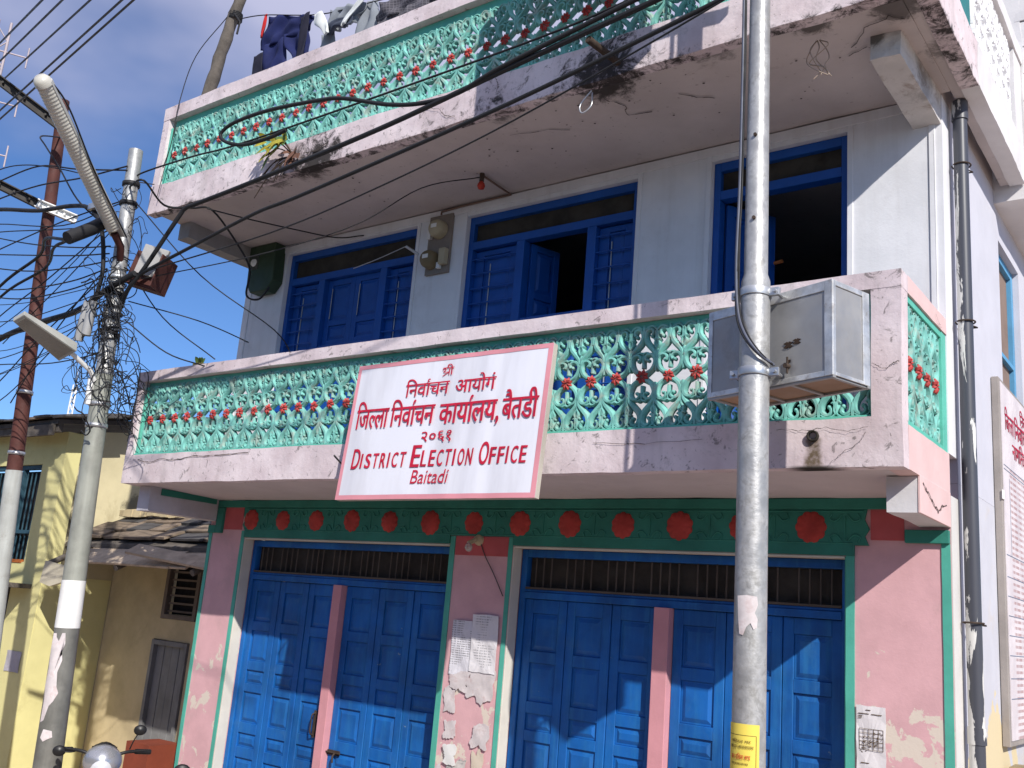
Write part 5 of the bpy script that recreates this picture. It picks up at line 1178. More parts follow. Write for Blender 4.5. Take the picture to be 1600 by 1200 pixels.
M_GREYC = mat('grey_cloth', (0.23, 0.25, 0.28, 1), 0.85, var=0.12, bump=0.15)
M_WHC = mat('white_cloth', (0.72, 0.74, 0.72, 1), 0.85, bump=0.1)
M_DGC = mat('slate_cloth', (0.055, 0.065, 0.095, 1), 0.85, bump=0.1)
T = empty('tracksuit_trousers', 'navy tracksuit trousers with red trim, first garment on the line', 'trousers')
cloth('waist', M_NAVY, T, [(8.00, -6.74, -5.88), (7.85, -6.78, -5.94), (7.72, -6.80, -6.0), (7.60, -6.80, -6.06)], 0.035, 3, sh=0.32)
cloth('trouser_leg', M_NAVY, T, [(7.63, -6.80, -6.40), (7.50, -6.76, -6.36), (7.38, -6.72, -6.36), (7.24, -6.70, -6.33), (7.05, -6.66, -6.36)], 0.04, 2, ph=1.0)
cloth('trouser_leg', M_NAVY, T, [(7.64, -6.44, -6.05), (7.50, -6.36, -6.02), (7.38, -6.24, -6.0), (7.24, -6.20, -5.99), (7.08, -6.18, -6.04)], 0.04, 2, ph=2.2)
cloth('side_panel', M_BLKC, T, [(7.50, -6.82, -6.66), (7.38, -6.84, -6.66), (7.24, -6.80, -6.64), (7.14, -6.78, -6.64)], 0.02, 1, y=-0.80)
cloth('side_panel', M_BLKC, T, [(7.76, -6.13, -5.96), (7.60, -6.12, -5.98), (7.40, -6.10, -5.98), (7.24, -6.14, -6.01)], 0.02, 1, y=-0.80)
cloth('red_trim', M_REDC, T, [(8.02, -6.80, -6.745), (7.90, -6.81, -6.755), (7.76, -6.82, -6.78)], 0.01, 1, y=-0.765)
#cloth('red_trim', M_REDC, T, [(7.70, -6.00, -5.90), (7.66, -6.03, -5.91), (7.60, -6.02, -5.95)], 0.008, 1, y=-0.82)
J = empty('grey_sweatshirt', 'grey sweatshirt with white side stripes and dark hem, hung upside down, second on the line', 'sweatshirt')
cloth('shirt_body', M_GREYC, J, [(7.74, -5.72, -5.16), (7.60, -5.76, -5.22), (7.54, -5.75, -5.27), (7.46, -5.73, -5.29)], 0.045, 4, sh=0.2)
cloth('shirt_body', M_GREYC, J, [(7.50, -5.84, -5.62), (7.35, -5.86, -5.60), (7.15, -5.88, -5.58), (7.02, -5.88, -5.62)], 0.03, 2, y=-0.72)
cloth('shirt_body', M_GREYC, J, [(7.66, -5.22, -5.05), (7.45, -5.28, -5.03), (7.2, -5.36, -5.02), (7.02, -5.38, -5.02)], 0.03, 2, y=-0.72, ph=2)
cloth('white_stripe', M_WHC, J, [(7.68, -5.86, -5.74), (7.58, -5.86, -5.68), (7.48, -5.74, -5.62), (7.40, -5.68, -5.60)], 0.012, 1, y=-0.83)
cloth('white_stripe', M_WHC, J, [(7.72, -5.18, -5.06), (7.62, -5.26, -5.12), (7.50, -5.38, -5.28), (7.42, -5.44, -5.36)], 0.012, 1, y=-0.83)
cloth('dark_hem', M_DGC, J, [(7.52, -5.74, -5.28), (7.47, -5.73, -5.29), (7.42, -5.70, -5.32)], 0.02, 2, y=-0.80, th=0.02)
kp = N('checked_cloth'); br = kp.n.new('ShaderNodeTexBrick'); vv = kp.n.new('ShaderNodeMapping'); vv.inputs['Rotation'].default_value = (R(90), 0, 0); kp.l.new(kp.pos, vv.inputs['Vector']); kp.l.new(vv.outputs[0], br.inputs['Vector'])
br.inputs['Scale'].default_value = 14; br.offset = 0; br.inputs['Color1'].default_value = (0.075, 0.070, 0.085, 1); br.inputs['Color2'].default_value = (0.055, 0.052, 0.065, 1); br.inputs['Mortar'].default_value = (0.16, 0.15, 0.17, 1); br.inputs['Mortar Size'].default_value = 0.03; br.inputs['Brick Width'].default_value = 0.45; br.inputs['Row Height'].default_value = 0.35
kp.l.new(br.outputs['Color'], kp.b.inputs['Base Color']); kp.b.inputs['Roughness'].default_value = 0.9
K = empty('checked_trousers', 'dark grey checked trousers, third garment on the line', 'trousers')
cloth('waist', kp.m, K, [(7.58, -5.00, -4.20), (7.45, -5.02, -4.22), (7.34, -5.0, -4.28)], 0.04, 3, sh=0.12)
cloth('trouser_leg', kp.m, K, [(7.36, -5.0, -4.56), (7.22, -4.98, -4.58), (7.02, -4.98, -4.62)], 0.03, 2)
cloth('trouser_leg', kp.m, K, [(7.36, -4.60, -4.28), (7.22, -4.58, -4.30), (7.02, -4.56, -4.32)], 0.03, 2, ph=2, y=-0.78)
K2 = cloth('dark_shirt', M_BLKC, None, [(7.48, -4.22, -3.95), (7.34, -4.26, -3.92), (7.20, -4.30, -3.90), (7.05, -4.30, -3.90)], 0.03, 2); tag(K2, 'dark navy garment at the right end of the washing line', 'garment')

# plant sprouting from the fascia -----------------------------------------
PL = empty('wall_plant', 'small yellow green weed rooted in the cracked edge under the upper grille', 'plant')
M_LEAF = mat('yellow_leaf', (0.30, 0.26, 0.03, 1), 0.6, var=0.35, vs=20, bump=0.1); M_LEAFG = mat('green_leaf', (0.10, 0.16, 0.035, 1), 0.6, bump=0.1)
def leaf(m, p, d, l, w, parent):
    p, d = Vector(p), Vector(d).normalized(); s = d.cross(Vector((0.2, -1, 0.4))).normalized(); nrm = s.cross(d); mb = MB(); vs = []
    for i in range(6):
        t = i/5; ww = w*math.sin(math.pi*min(0.98, t*0.9+0.08)); c = p+d*l*t-Vector((0, 0, 1))*l*0.35*t*t
        vs += [c+s*ww, c-nrm*0.15*ww, c-s*ww]
    mb.add(vs, [(3*i+k, 3*i+k+1, 3*i+k+4, 3*i+k+3) for i in range(5) for k in range(2)], True); return mb.build('leaf', m, parent)
rnd = random.Random(8); root = Vector((-5.265, -1.305, 5.65))
stm = MB()
for i in range(6):
    e = root+Vector((rnd.uniform(-.40, -.05), rnd.uniform(-.12, -.04), rnd.uniform(.05, .20))); stm.tube(cat_rom([root, (root+e)/2+Vector((0, -.03, .05)), e], 4), 0.006, 5)
    for k in range(5): leaf(M_LEAF if rnd.random() < .75 else M_LEAFG, e+Vector((rnd.uniform(-.03, .1), 0, rnd.uniform(-.02, .02))), (rnd.uniform(-1, .6), rnd.uniform(-.6, 0), rnd.uniform(-.8, .8)), rnd.uniform(.09, .15), rnd.uniform(.018, .03), PL)
for i in range(7): e = root+Vector((rnd.uniform(-.5, -.1), -0.02, rnd.uniform(-.35, -.1))); stm.tube(cat_rom([root, (root+e)/2+Vector((0, -.03, .04)), e], 4), 0.005, 5)
stm.build('stem', M_RUSTB, PL)
M_ROOT = mat('brown_root', (0.14, 0.07, 0.05, 1), 0.95, bump=0.5)
for i in range(9): leaf(M_ROOT, root+Vector((rnd.uniform(-.06, .06), -.01, rnd.uniform(-.04, .04))), (rnd.uniform(-1, 1), -.4, rnd.uniform(-1, .4)), rnd.uniform(.07, .13), rnd.uniform(.02, .035), PL)
# another sprig on the lower rail at the left
PL2 = empty('rail_plant', 'small dusty succulent on the left end of the lower balcony rail', 'plant')
for i in range(7): leaf(M_LEAFG, (-6.66, -0.98, 3.85), (rnd.uniform(-.6, .6), rnd.uniform(-.5, .3), 1), 0.16, 0.03, PL2)
bx('pot', mat('mossy_clay', (0.12, 0.11, 0.05, 1), 0.9), PL2, -6.72, -6.60, -1.02, -0.94, 3.842, 3.89, bevel=0.01)
mb = MB(); rnd = random.Random(2)
for i in range(5):
    P = [(-0.507+rnd.uniform(-.02, .02), -1.05, 5.48)]
    for k in range(4): P.append((-0.507+rnd.uniform(-.07, .09), -1.05+rnd.uniform(-.03, .03), 5.41-k*0.065))
    mb.tube(cat_rom(P, 5), 0.004, 4)
tag(mb.build('dried_root', mat('pale_root', (0.38, 0.30, 0.24, 1), 0.9, bump=0)), 'dried pale root dangling from the soffit right of the steel pole', 'root')
mb = MB(); mb.tube(cat_rom([(-2.092, -1.240, 5.463), (-2.168, -1.259, 5.359), (-2.140, -1.269, 5.283), (-2.073, -1.259, 5.330), (-2.083, -1.240, 5.444)], 5), 0.006, 5)
tag(mb.build('wire_hook', M_STEELC), 'bent wire hook hanging below the black mould stain on the soffit', 'hook')

# ------------------------------------------------------------------ meters, bulbs, papers
GM = empty('meter_box', 'dark green electricity meter box on the wall left of the first window', 'meter box')
M_GM = mat('meter_green', (0.035, 0.062, 0.035, 1), 0.55, var=0.2, bump=0.1)
mb = MB(); mb.prism([(-7.26, 5.50), (-6.83, 5.50), (-6.80, 5.06), (-6.90, 4.95), (-7.16, 4.95), (-7.24, 5.06)], 'y', -0.15, -0.001); mb.build('box_body', M_GM, GM, 0.012)
bx('box_window', mat('dusty_glass', (0.05, 0.06, 0.05, 1), 0.15, bump=0, spec=0.6), GM, -7.22, -7.08, -0.156, -0.148, 5.22, 5.40)
mb = MB(); mb.lathe([(0, .02), (.035, .02), (.045, 0)], 14, Matrix.Translation((-7.15, -0.157, 5.30)) @ Matrix.Rotation(R(90), 4, 'X')); mb.build('meter_dial', M_WHITE, GM)
EMB = empty('meter_board', 'wooden board with two cream electricity meters between the first two windows', 'electricity meter')
bx('board', mat('old_meter_board', (0.24, 0.20, 0.17, 1), 0.85, streak=0.3), EMB, -4.68, -4.39, -0.03, -0.001, 4.83, 5.43)
M_CREAM = mat('cream_bakelite', (0.42, 0.36, 0.24, 1), 0.45, var=0.12, bump=0.05)
for (x, z, m, nm) in ((-4.53, 5.27, M_CREAM, 'upper meter'), (-4.60, 4.97, mat('brown_bakelite', (0.20, 0.15, 0.08, 1), 0.5, bump=0.05), 'lower meter')):
    mb = MB(); mb.lathe([(0.0, .105), (.070, .100), (.088, .07), (.092, 0)], 20, Matrix.Translation((x, -0.03, z)) @ Matrix.Rotation(R(90), 4, 'X')); o = mb.build('meter', m, EMB)
    bx('meter_window', M_WHITE, o, x-0.035, x+0.035, -0.137, -0.131, z-0.005, z+0.035, bevel=0.002)
bx('terminal_cover', M_CREAM, EMB, -4.475, -4.395, -0.09, -0.031, 4.90, 5.06, bevel=0.008); bx('switch', M_WHITE, EMB, -4.665, -4.62, -0.07, -0.031, 5.19, 5.27); bx('switch', M_WHITE, EMB, -4.51, -4.47, -0.07, -0.031, 4.87, 4.93)
mb = MB(); mb.tube([(-4.70, -0.12, 5.02), (-4.80, -0.20, 5.09)], 0.014, 8); mb.tube(cat_rom([(-4.80, -0.20, 5.09), (-5.2, -0.16, 5.04), (-5.6, -0.1, 5.02)], 5), 0.005, 5); mb.build('wire_tail', M_STEELC, EMB)
mb = MB(); mb.tube([(-4.55, -0.02, 5.44), (-4.55, -0.02, 5.47), (-4.3, -0.03, 5.475), (-3.71, -0.03, 5.478), (-3.71, -0.44, 5.485)], 0.010, 6)
tag(mb.build('conduit', mat('brown_conduit', (0.20, 0.13, 0.10, 1), 0.8)), 'brown conduit from the meter board along the soffit edge to the red bulb', 'conduit')
RB = empty('light_bulb', 'small red bulb in a holder under the upper soffit above the middle window', 'light bulb')
mb = MB(); mb.tube([(-3.71, -0.46, 5.50), (-3.71, -0.46, 5.425)], 0.022, 10); mb.build('bulb_holder', M_RUSTB, RB)
mb = MB(); mb.lathe([(0.014, 0.0), (0.03, -0.02), (0.036, -0.045), (0.026, -0.07), (0, -0.078)], 16, Matrix.Translation((-3.71, -0.46, 5.425))); mb.build('bulb', mat('red_bulb', (0.40, 0.035, 0.02, 1), 0.3, bump=0), RB)
DBl = empty('light_bulb', 'clear bulb in a pale holder over the pink pillar between the doors', 'light bulb')
mb = MB(); mb.lathe([(0.0, .05), (.03, .05), (.045, .02), (.05, 0)], 14, Matrix.Translation((-3.74, -0.002, 2.33)) @ Matrix.Rotation(R(90), 4, 'X')); mb.tube([(-3.74, -0.05, 2.33), (-3.765, -0.12, 2.29)], 0.020, 10); mb.build('bulb_holder', M_CREAM, DBl)
kg = N('bulb_glass'); kg.b.inputs['Base Color'].default_value = (0.75, 0.72, 0.68, 1); kg.b.inputs['Roughness'].default_value = 0.1; kg.b.inputs['Transmission Weight'].default_value = 0.6
mb = MB(); mb.lathe([(0.012, 0.0), (0.028, 0.03), (0.034, 0.055), (0.024, 0.08), (0, 0.088)], 16, Matrix.Translation((-3.765, -0.12, 2.29)) @ Matrix.Rotation(R(-40), 4, 'Y') @ Matrix.Rotation(R(150), 4, 'X')); mb.build('bulb', kg.m, DBl)
mb = MB(); mb.tube(cat_rom([(-3.72, -0.012, 2.31), (-3.66, -0.012, 2.20), (-3.55, -0.012, 2.05), (-3.44, -0.012, 1.88)], 5), 0.004, 5); tag(mb.build('wire', M_CABLEG), 'thin wire slanting down from the bulb over the pink pillar', 'wire')

# papers
def print_mat(name, paper, ink, rows=60.0, cover=0.5, axis='X'):
    k = N(name); s = k.sep(); z = k.math('MULTIPLY', s['Z'], rows); fr = k.math('FRACT', z); ln = k.rng(fr, 0.45, 0.55)
    v = k.vmap((90, 90, 0.1)) ; nn = k.rng(k.noise(1.0, 2, 0.8, v), 0.44, 0.50)
    blk = k.rng(k.noise(6, 2, 0.5), cover-0.03, cover+0.03)
    f = k.math('MULTIPLY', k.math('MULTIPLY', ln, nn), k.math('MULTIPLY', blk, 0.75))
    c = k.mix(k.rng(k.noise(5, 4), 0.3, 0.7), paper, sc3(paper, 0.86)); k.l.new(k.mix(f, c, ink), k.b.inputs['Base Color']); k.b.inputs['Roughness'].default_value = 0.85
    k.bump(k.noise(9, 4, 0.6), 0.5, 0.02); return k.m
M_PRINT = print_mat('printed_sheet', (0.70, 0.69, 0.74, 1), (0.12, 0.12, 0.13, 1), 55, 0.42)
def paper(pts, y, m, label, name='paper_notice', cat='notice', curl=0.006, group=None, parent=None):
    """thin sheet with its own outline (x,z), gently cockled"""
    cx = sum(p[0] for p in pts)/len(pts); cz = sum(p[1] for p in pts)/len(pts); n = len(pts); mb = MB(); vs = []
    for th in (0, 0.0012):
        for t in (1, .7, .4):
            for p in pts: x = cx+(p[0]-cx)*t; z = cz+(p[1]-cz)*t; vs.append((x, y-th-curl*(0.5+0.5*math.sin(x*31+z*23)), z))
        vs.append((cx, y-th-curl*(0.5+0.5*math.sin(cx*31+cz*23)), cz))
    N_ = 3*n+1; fs = []
    for q in (0, N_):
        fs += [(q+k*n+i, q+k*n+(i+1) % n, q+(k+1)*n+(i+1) % n, q+(k+1)*n+i) for k in range(2) for i in range(n)]+[(q+2*n+i, q+2*n+(i+1) % n, q+3*n) for i in range(n)]
    fs += [(i, (i+1) % n, N_+(i+1) % n, N_+i) for i in range(n)]
    mb.add(vs, fs); o = mb.build(name, m, parent)
    if label: tag(o, label, cat, group)
    return o
def rect(x0, x1, z0, z1, seed=0, j=0.004, n=5):
    rnd = random.Random(seed); P = []
    for i in range(n): P.append((x0+(x1-x0)*i/n, z0))
    for i in range(n): P.append((x1, z0+(z1-z0)*i/n))
    for i in range(n): P.append((x1-(x1-x0)*i/n, z1))
    for i in range(n): P.append((x0, z1-(z1-z0)*i/n))
    return [(a+rnd.uniform(-j, j), b+rnd.uniform(-j, j)) for a, b in P]
paper(rect(-3.935, -3.73, 1.22, 1.66, 1), -0.009, M_PRINT, 'creased printed notice, left one pasted on the pink middle pillar')
paper(rect(-3.725, -3.455, 1.26, 1.72, 2), -0.016, print_mat('printed_sheet_pale', (0.74, 0.72, 0.74, 1), (0.25, 0.25, 0.27, 1), 48, 0.55), 'larger pale notice, right one pasted on the pink middle pillar')
def torn(x0, x1, z0, z1, seed, y, label, m=M_PAPER):
    P = []; n = 40
    for i in range(n):
        a = 2*math.pi*i/n; c, s = math.cos(a), math.sin(a); k = 1/max(abs(c), abs(s)); q = Vector((c*1.3, s*1.3, seed*7.7)); r = 0.88+0.45*noise.noise(q)+0.22*noise.noise(q*3.1)-(0.16*abs(noise.noise(q*6)) if s < 0 else 0)
        P.append(((x0+x1)/2+(x1-x0)/2*c*k*r, (z0+z1)/2+(z1-z0)/2*s*k*r))
    return paper(P, y, m, label, 'torn_paper', 'paper scrap', 0.004)
torn(-3.93, -3.72, 1.08, 1.24, 5, -0.012, 'torn white paper fringe right under the left notice')
torn(-3.75, -3.44, 1.02, 1.30, 6, -0.010, 'torn paper streaks hanging below the right notice')
torn(-3.97, -3.84, 0.90, 1.12, 7, -0.008, 'ragged paper strip at the left edge of the middle pillar')
torn(-3.95, -3.80, 0.70, 0.86, 8, -0.010, 'curled paper scrap below the ragged strip')
torn(-3.65, -3.45, 0.66, 0.88, 9, -0.014, 'folded paper scrap at the right side of the middle pillar')
torn(-3.62, -3.50, 0.40, 0.66, 13, -0.008, 'narrow faded strip low on the middle pillar', mat('yellowed_paper', (0.60, 0.52, 0.42, 1), 0.9))
torn(-3.92, -3.76, 0.52, 0.68, 10, -0.022, 'bright white flap peeling off the pillar with dark shadow beneath', M_WHITE)
torn(-3.90, -3.66, 0.15, 0.60, 11, -0.010, 'large greyish torn poster low on the middle pillar', print_mat('torn_print', (0.56, 0.53, 0.50, 1), (0.2, 0.2, 0.2, 1), 40, 0.45))
torn(-4.0, -3.88, 0.10, 0.48, 12, -0.008, 'crumpled white paper at the lower left of the middle pillar')
# form on the right pillar
FP = paper(rect(-0.578, -0.400, 0.85, 1.362, 20, 0.003), -0.010, mat('form_paper', (0.68, 0.65, 0.66, 1), 0.85, var=0.08, vs=6, bump=0.35, bs=20), 'white form with a printed grid pasted low on the right pink pillar')
mb = MB()
for i in range(6): x = -0.560+0.029*i; mb.box(x, x+0.0022, -0.0195, -0.018, 1.10, 1.225)
for i in range(6): z = 1.10+0.0248*i; mb.box(-0.560, -0.4128, -0.0199, -0.0185, z, z+0.0022)
rnd = random.Random(6)
for i in range(60):
    x = rnd.uniform(-0.555, -0.425); z = 1.115+(x+0.555)*0.45+rnd.gauss(0, .022); mb.box(x, x+rnd.uniform(.003, .012), -0.0202, -0.0188, z, z+0.003)
for z, a, b in ((1.312, -.565, -.50), (1.312, -.485, -.42), (1.298, -.565, -.54), (1.286, -.565, -.545), (1.335, -.52, -.49), (1.02, -.55, -.50), (0.98, -.56, -.43), (0.95, -.555, -.45)): mb.box(a, b, -0.0199, -0.0185, z, z+0.004)
o = mb.build('printed_grid', M_INK, FP)

# notice board on the side wall ------------------------------------------
NB = empty('notice_board', 'tall notice board with red headings standing against the side wall at the right edge', 'notice board')
bx('board_back', mat('grey_board_edge', (0.30, 0.27, 0.25, 1), 0.85, streak=0.3), NB, 0.004, 0.055, 1.36, 3.2, 1.12, 3.80, bevel=0.004)
kb = N('board_sheet'); s_ = kb.sep(); fr = kb.math('FRACT', kb.math('MULTIPLY', s_['Z'], 22.0)); ln = kb.rng(fr, 0.5, 0.6)
v = kb.vmap((60, 60, 0.1)); nn = kb.rng(kb.noise(1.0, 2, 0.7, v), 0.42, 0.48); zz = kb.rng(s_['Z'], 3.12, 3.14, 1, 0)
yy = kb.rng(s_['Y'], 1.62, 1.64, 0, 1); f = kb.math('MULTIPLY', kb.math('MULTIPLY', ln, nn), kb.math('MULTIPLY', kb.math('MULTIPLY', zz, yy), 0.7))
kb.l.new(kb.mix(f, kb.mix(kb.rng(kb.noise(3, 4), .3, .7), (0.66, 0.61, 0.62, 1), (0.55, 0.50, 0.52, 1)), (0.30, 0.13, 0.12, 1)), kb.b.inputs['Base Color']); kb.b.inputs['Roughness'].default_value = 0.7
kb.bump(kb.noise(4, 4), 0.6, 0.03)
bx('board_sheet', kb.m, NB, 0.056, 0.062, 1.40, 3.19, 1.16, 3.77, bevel=0)
mb = MB()
for z in (3.13, 3.10, 2.46, 2.30, 2.16, 2.02, 1.88, 1.74, 1.58, 1.44): mb.box(0.0615, 0.0635, 1.42, 3.15, z, z+0.006)
mb.box(0.0615, 0.0635, 1.615, 1.622, 2.46, 3.05); mb.build('ruled_line', mat('bluish_ink', (0.15, 0.18, 0.25, 1), 0.8, bump=0), NB)
MBd = Matrix.Translation((0.060, 0, 0)) @ Matrix(((0, -1, 0), (1, 0, 0), (0, 0, 1))).to_4x4()   # x->y, y->-x
def bline(toks, y0, y1, z0, z1, off=0.012):
    mb = MB(); set_word(mb, word(toks, off), y0, y1, z0, z1, MBd, 0, -0.0035, False, bbox=HB); mb.build('board_lettering', M_LET, NB)
bline(['ि', 'ज', ('half', 'ल', 0.62), 'ल', 'ा'], 1.52, 1.86, 3.42, 3.55); bline(['ि', 'न', 'व', 'ा', 'REPH', 'च', 'न'], 1.90, 2.5, 3.42, 3.55)
bline(['न', 'ा', 'ग', 'ि', 'र', 'क'], 1.78, 2.35, 3.24, 3.35); bline(['ि', 'न', 'व', 'ा', 'REPH', 'च', 'न'], 2.15, 2.7, 3.58, 3.67)
torn_b = MB(); torn_b.box(0.056, 0.066, 1.345, 1.40, 2.86, 2.93); torn_b.build('torn_corner', M_WHITE, NB, 0.004)
# rubble at the foot of the side wall
RS = empty('rubble_pile', 'pile of broken stones heaped under the notice board', 'stones')
rnd = random.Random(9)
for i in range(26):
    c = Vector((rnd.uniform(0.03, 0.5), rnd.uniform(1.25, 2.6), 0)); top_ = 1.06-0.5*c.x; s = rnd.uniform(0.08, 0.16); z = rnd.uniform(top_-0.5, top_-0.08)
    o = rough_box(c.x, c.x+s*1.3, c.y, c.y+s*1.6, z, z+s*0.6, 0.07, 0.03, i*1.7).build('stone', mat('tan_stone', (0.36, 0.29, 0.18, 1), 0.95, var=0.25, bump=0.5), RS)
o = rough_box(0.03, 0.5, 1.2, 3.2, ZG, 0.62, 0.2, 0.03, 1).build('rubble_base', MC['tan_stone'], RS)

# ------------------------------------------------------------------ yellow house at the left
YH = empty('yellow_house', 'old yellow plastered house with slate roof at the left edge', 'house')
M_YW = mat('yellow_wall', (0.66, 0.61, 0.29, 1), 0.9, var=0.10, vs=1.2, dirt=(0.40, 0.34, 0.14, 1), da=0.3, ds=1.6, bump=0.4, bs=14)
M_CW = mat('cream_wall', (0.60, 0.53, 0.33, 1), 0.9, var=0.14, vs=1.4, dirt=(0.30, 0.24, 0.13, 1), da=0.35, ds=2.2, bump=0.5, bs=12,
           mold=[((-11.2, 0.35, 3.4), 0.45, 0.8), ((-11.2, 0.40, 2.9), 0.45, 0.8), ((-11.2, 0.40, 2.4), 0.45, 0.85), ((-11.2, 0.40, 2.0), 0.5, 0.8), ((-11.2, 1.5, 2.75), 0.4, 0.6)])
M_SH = mat('cream_wall_inner', (0.50, 0.41, 0.25, 1), 0.9, var=0.14, dirt=(0.26, 0.2, 0.12, 1), da=0.3, ds=2, bump=0.5, bs=10)
hw1 = (-13.4, -11.74, 1.90, 3.23); hd1 = (-13.4, -11.95, ZG, 1.58)
wall_sheet(-18, -11.2, ZG, 3.66, 0.30, 0.52, [hw1, hd1]).build('house_front_wall', M_YW, YH)
mb = MB(); mb.prism([(0.521, ZG), (8.0, ZG), (8.0, 4.0), (4.2, 4.35), (0.521, 3.70)], 'x', -11.42, -11.20); mb.build('house_gable_wall', M_CW, YH)
mb = MB(); mb.box(-11.201, -11.195, 0.31, 1.29, ZG, 1.75); mb.build('yellow_dado', M_YW, YH)
wall_sheet(-11.19, -7.45, ZG, 2.62, 1.30, 1.50, [(-9.93, -9.20, 1.33, 2.06), (-10.02, -9.25, ZG, 1.07)]).build('annex_wall', M_SH, YH)
F = MB(); w = 0.06
F.box(-13.4, -11.742, 0.33, 0.40, 3.165, 3.228); F.box(-11.80, -11.742, 0.33, 0.40, 1.902, 3.164); F.box(-12.30, -12.25, 0.33, 0.40, 1.902, 3.164); F.box(-13.4, -11.742, 0.32, 0.40, 1.84, 1.90); F.box(-13.4, -11.80, 0.335, 0.40, 2.28, 2.33)
W_ = F.build('window', mat('dark_teal_frame', (0.025, 0.07, 0.10, 1), 0.7), YH, 0.004)
rod = None
for k in range(14):
    x = -13.3+k*0.11
    if rod is None: mb = MB(); mb.tube([(0, 0, 0), (0, 0, 1.22)], 0.012, 6); rod = mb.build('window_bar', MC['dark_teal_frame'], W_); rod.location = (x, 0.37, 1.92)
    else: share(rod, W_, (x, 0.37, 1.92))
bx('window_dark', M_DARK, W_, -13.4, -11.75, 0.46, 0.47, 1.91, 3.16, bevel=0)
bx('window_sill', mat('orange_sill', (0.45, 0.13, 0.03, 1), 0.8), W_, -12.3, -11.80, 0.29, 0.33, 1.885, 1.93)
D_ = MB(); D_.box(-13.4, -11.42, -0.12, 0.299, 1.56, 1.62); Dd = D_.build('door_canopy', M_WOOD, YH, 0.006)
bx('door_dark', M_DARK, YH, -13.4, -11.96, 0.48, 0.50, ZG, 1.57, bevel=0)
F = MB(); F.box(-9.925, -9.86, 1.28, 1.36, 1.33, 2.06); F.box(-9.27, -9.205, 1.28, 1.36, 1.33, 2.06); F.box(-9.86, -9.27, 1.28, 1.36, 1.335, 1.39); F.box(-9.86, -9.27, 1.281, 1.36, 2.01, 2.055)
W2_ = F.build('window', mat('grey_brown_timber', (0.17, 0.14, 0.12, 1), 0.85, streak=0.4), YH, 0.004)
bx('window_dark', M_DARK, W2_, -9.86, -9.27, 1.40, 1.41, 1.39, 2.01, bevel=0)
for k in range(6): mb = MB(); mb.box(-9.86, -9.27, 1.33, 1.36, 1.42+k*0.10, 1.445+k*0.10); mb.build('slat', MC['grey_brown_timber'], W2_)
F = MB(); F.box(-10.01, -9.95, 1.27, 1.37, ZG, 1.06); F.box(-9.32, -9.26, 1.27, 1.37, ZG, 1.06); F.box(-9.95, -9.32, 1.271, 1.37, 1.0, 1.06)
D3 = F.build('door', mat('grey_door_timber', (0.20, 0.20, 0.20, 1), 0.85, streak=0.5, var=0.2), YH, 0.004)
for k in range(4):
    x = -9.948+k*0.158; bx('plank', MC['grey_door_timber'], D3, x, x+0.150, 1.33+0.004*(k % 2), 1.36, ZG, 0.999)
paper(rect(-11.70, -11.34, 0.50, 0.76, 31), 0.295, mat('grey_notice', (0.42, 0.40, 0.44, 1), 0.9), 'small grey paper pasted on the yellow wall at the left edge')
# slate roof with individual slates at the eave
M_SL = mat('dark_slate', (0.085, 0.080, 0.078, 1), 0.85, var=0.35, vs=5, bump=0.5, bs=20)
M_SL2 = mat('brown_slate', (0.22, 0.17, 0.125, 1), 0.85, var=0.3, vs=5, bump=0.5, bs=20)
mb = MB(); mb.prism([(0.0, 3.76), (4.3, 4.55), (8.2, 4.1), (8.2, 4.0), (4.3, 4.45), (0.0, 3.70)], 'x', -18, -10.98); mb.build('roof', M_SL, YH)
bx('fascia_board', M_WOOD, YH, -12.1, -11.05, -0.02, 0.02, 3.55, 3.70); bx('eave_beam', M_WOOD, YH, -18, -11.0, 0.03, 0.10, 3.60, 3.72)
rnd = random.Random(14)
def slate(x, y, z, w, l, th, slope, parent, m, yawj=0.06):
    pts = [(-w/2, 0), (-w*0.2, -0.02*rnd.random()), (w/2, 0.015*rnd.random()), (w/2, l), (-w/2, l)]
    M = Matrix.Translation((x, y, z)) @ Matrix.Rotation(rnd.uniform(-yawj, yawj), 4, 'Z') @ Matrix.Rotation(slope+rnd.uniform(-.03, .03), 4, 'X') @ Matrix.Rotation(rnd.uniform(-.03, .03), 4, 'Y')
    mb = MB(); mb.prism(pts, 'z', 0, th, M); o = mb.build('slate', m, parent); return o
for row in range(4):
    x = -14.6+0.1*row
    while x < -10.95:
        w = rnd.uniform(0.28, 0.5); slate(x+w/2, -0.10+row*0.22+rnd.uniform(-.05, .05), 3.765+row*0.045+0.012*rnd.random(), w*0.98, 0.55, rnd.uniform(.02, .035), 0.16, YH, M_SL if rnd.random() < 0.8 else M_SL2); x += w
for k in range(16):
    y = 0.1+k*0.26; slate(-10.98+rnd.uniform(-.06, .05), y, 3.80+0.184*y, 0.5, 0.45, 0.03, 0.18, YH, M_SL)
# lean-to roof between the houses
LT = empty('lean_to_roof', 'patched lean-to roof of slates and boards between the yellow house and the office', 'roof')
sl = math.atan2(0.60, 1.0)
mb = MB()
mb.prism([(0.52, 2.20), (1.30, 2.62), (1.30, 2.57), (0.52, 2.15)], 'x', -11.18, -7.46); mb.build('roof_deck', M_WOOD, LT)
for row in range(3):
    x = -10.9
    while x < -7.75:
        w = rnd.uniform(0.35, 0.75); slate(x+w/2, 0.56+row*0.22+rnd.uniform(-.04, .04), 2.265+row*0.12+0.02*rnd.random(), w*0.98, 0.50, rnd.uniform(.02, .035), 0.42, LT, M_SL if rnd.random() < 0.45 else M_SL2, 0.12); x += w*0.96
M_PLK = mat('sunbleached_board', (0.44, 0.35, 0.26, 1), 0.9, var=0.25, vs=5, streak=0.3, dirt=(0.14, 0.11, 0.09, 1), da=0.35, ds=5, bump=0.5, bs=16)
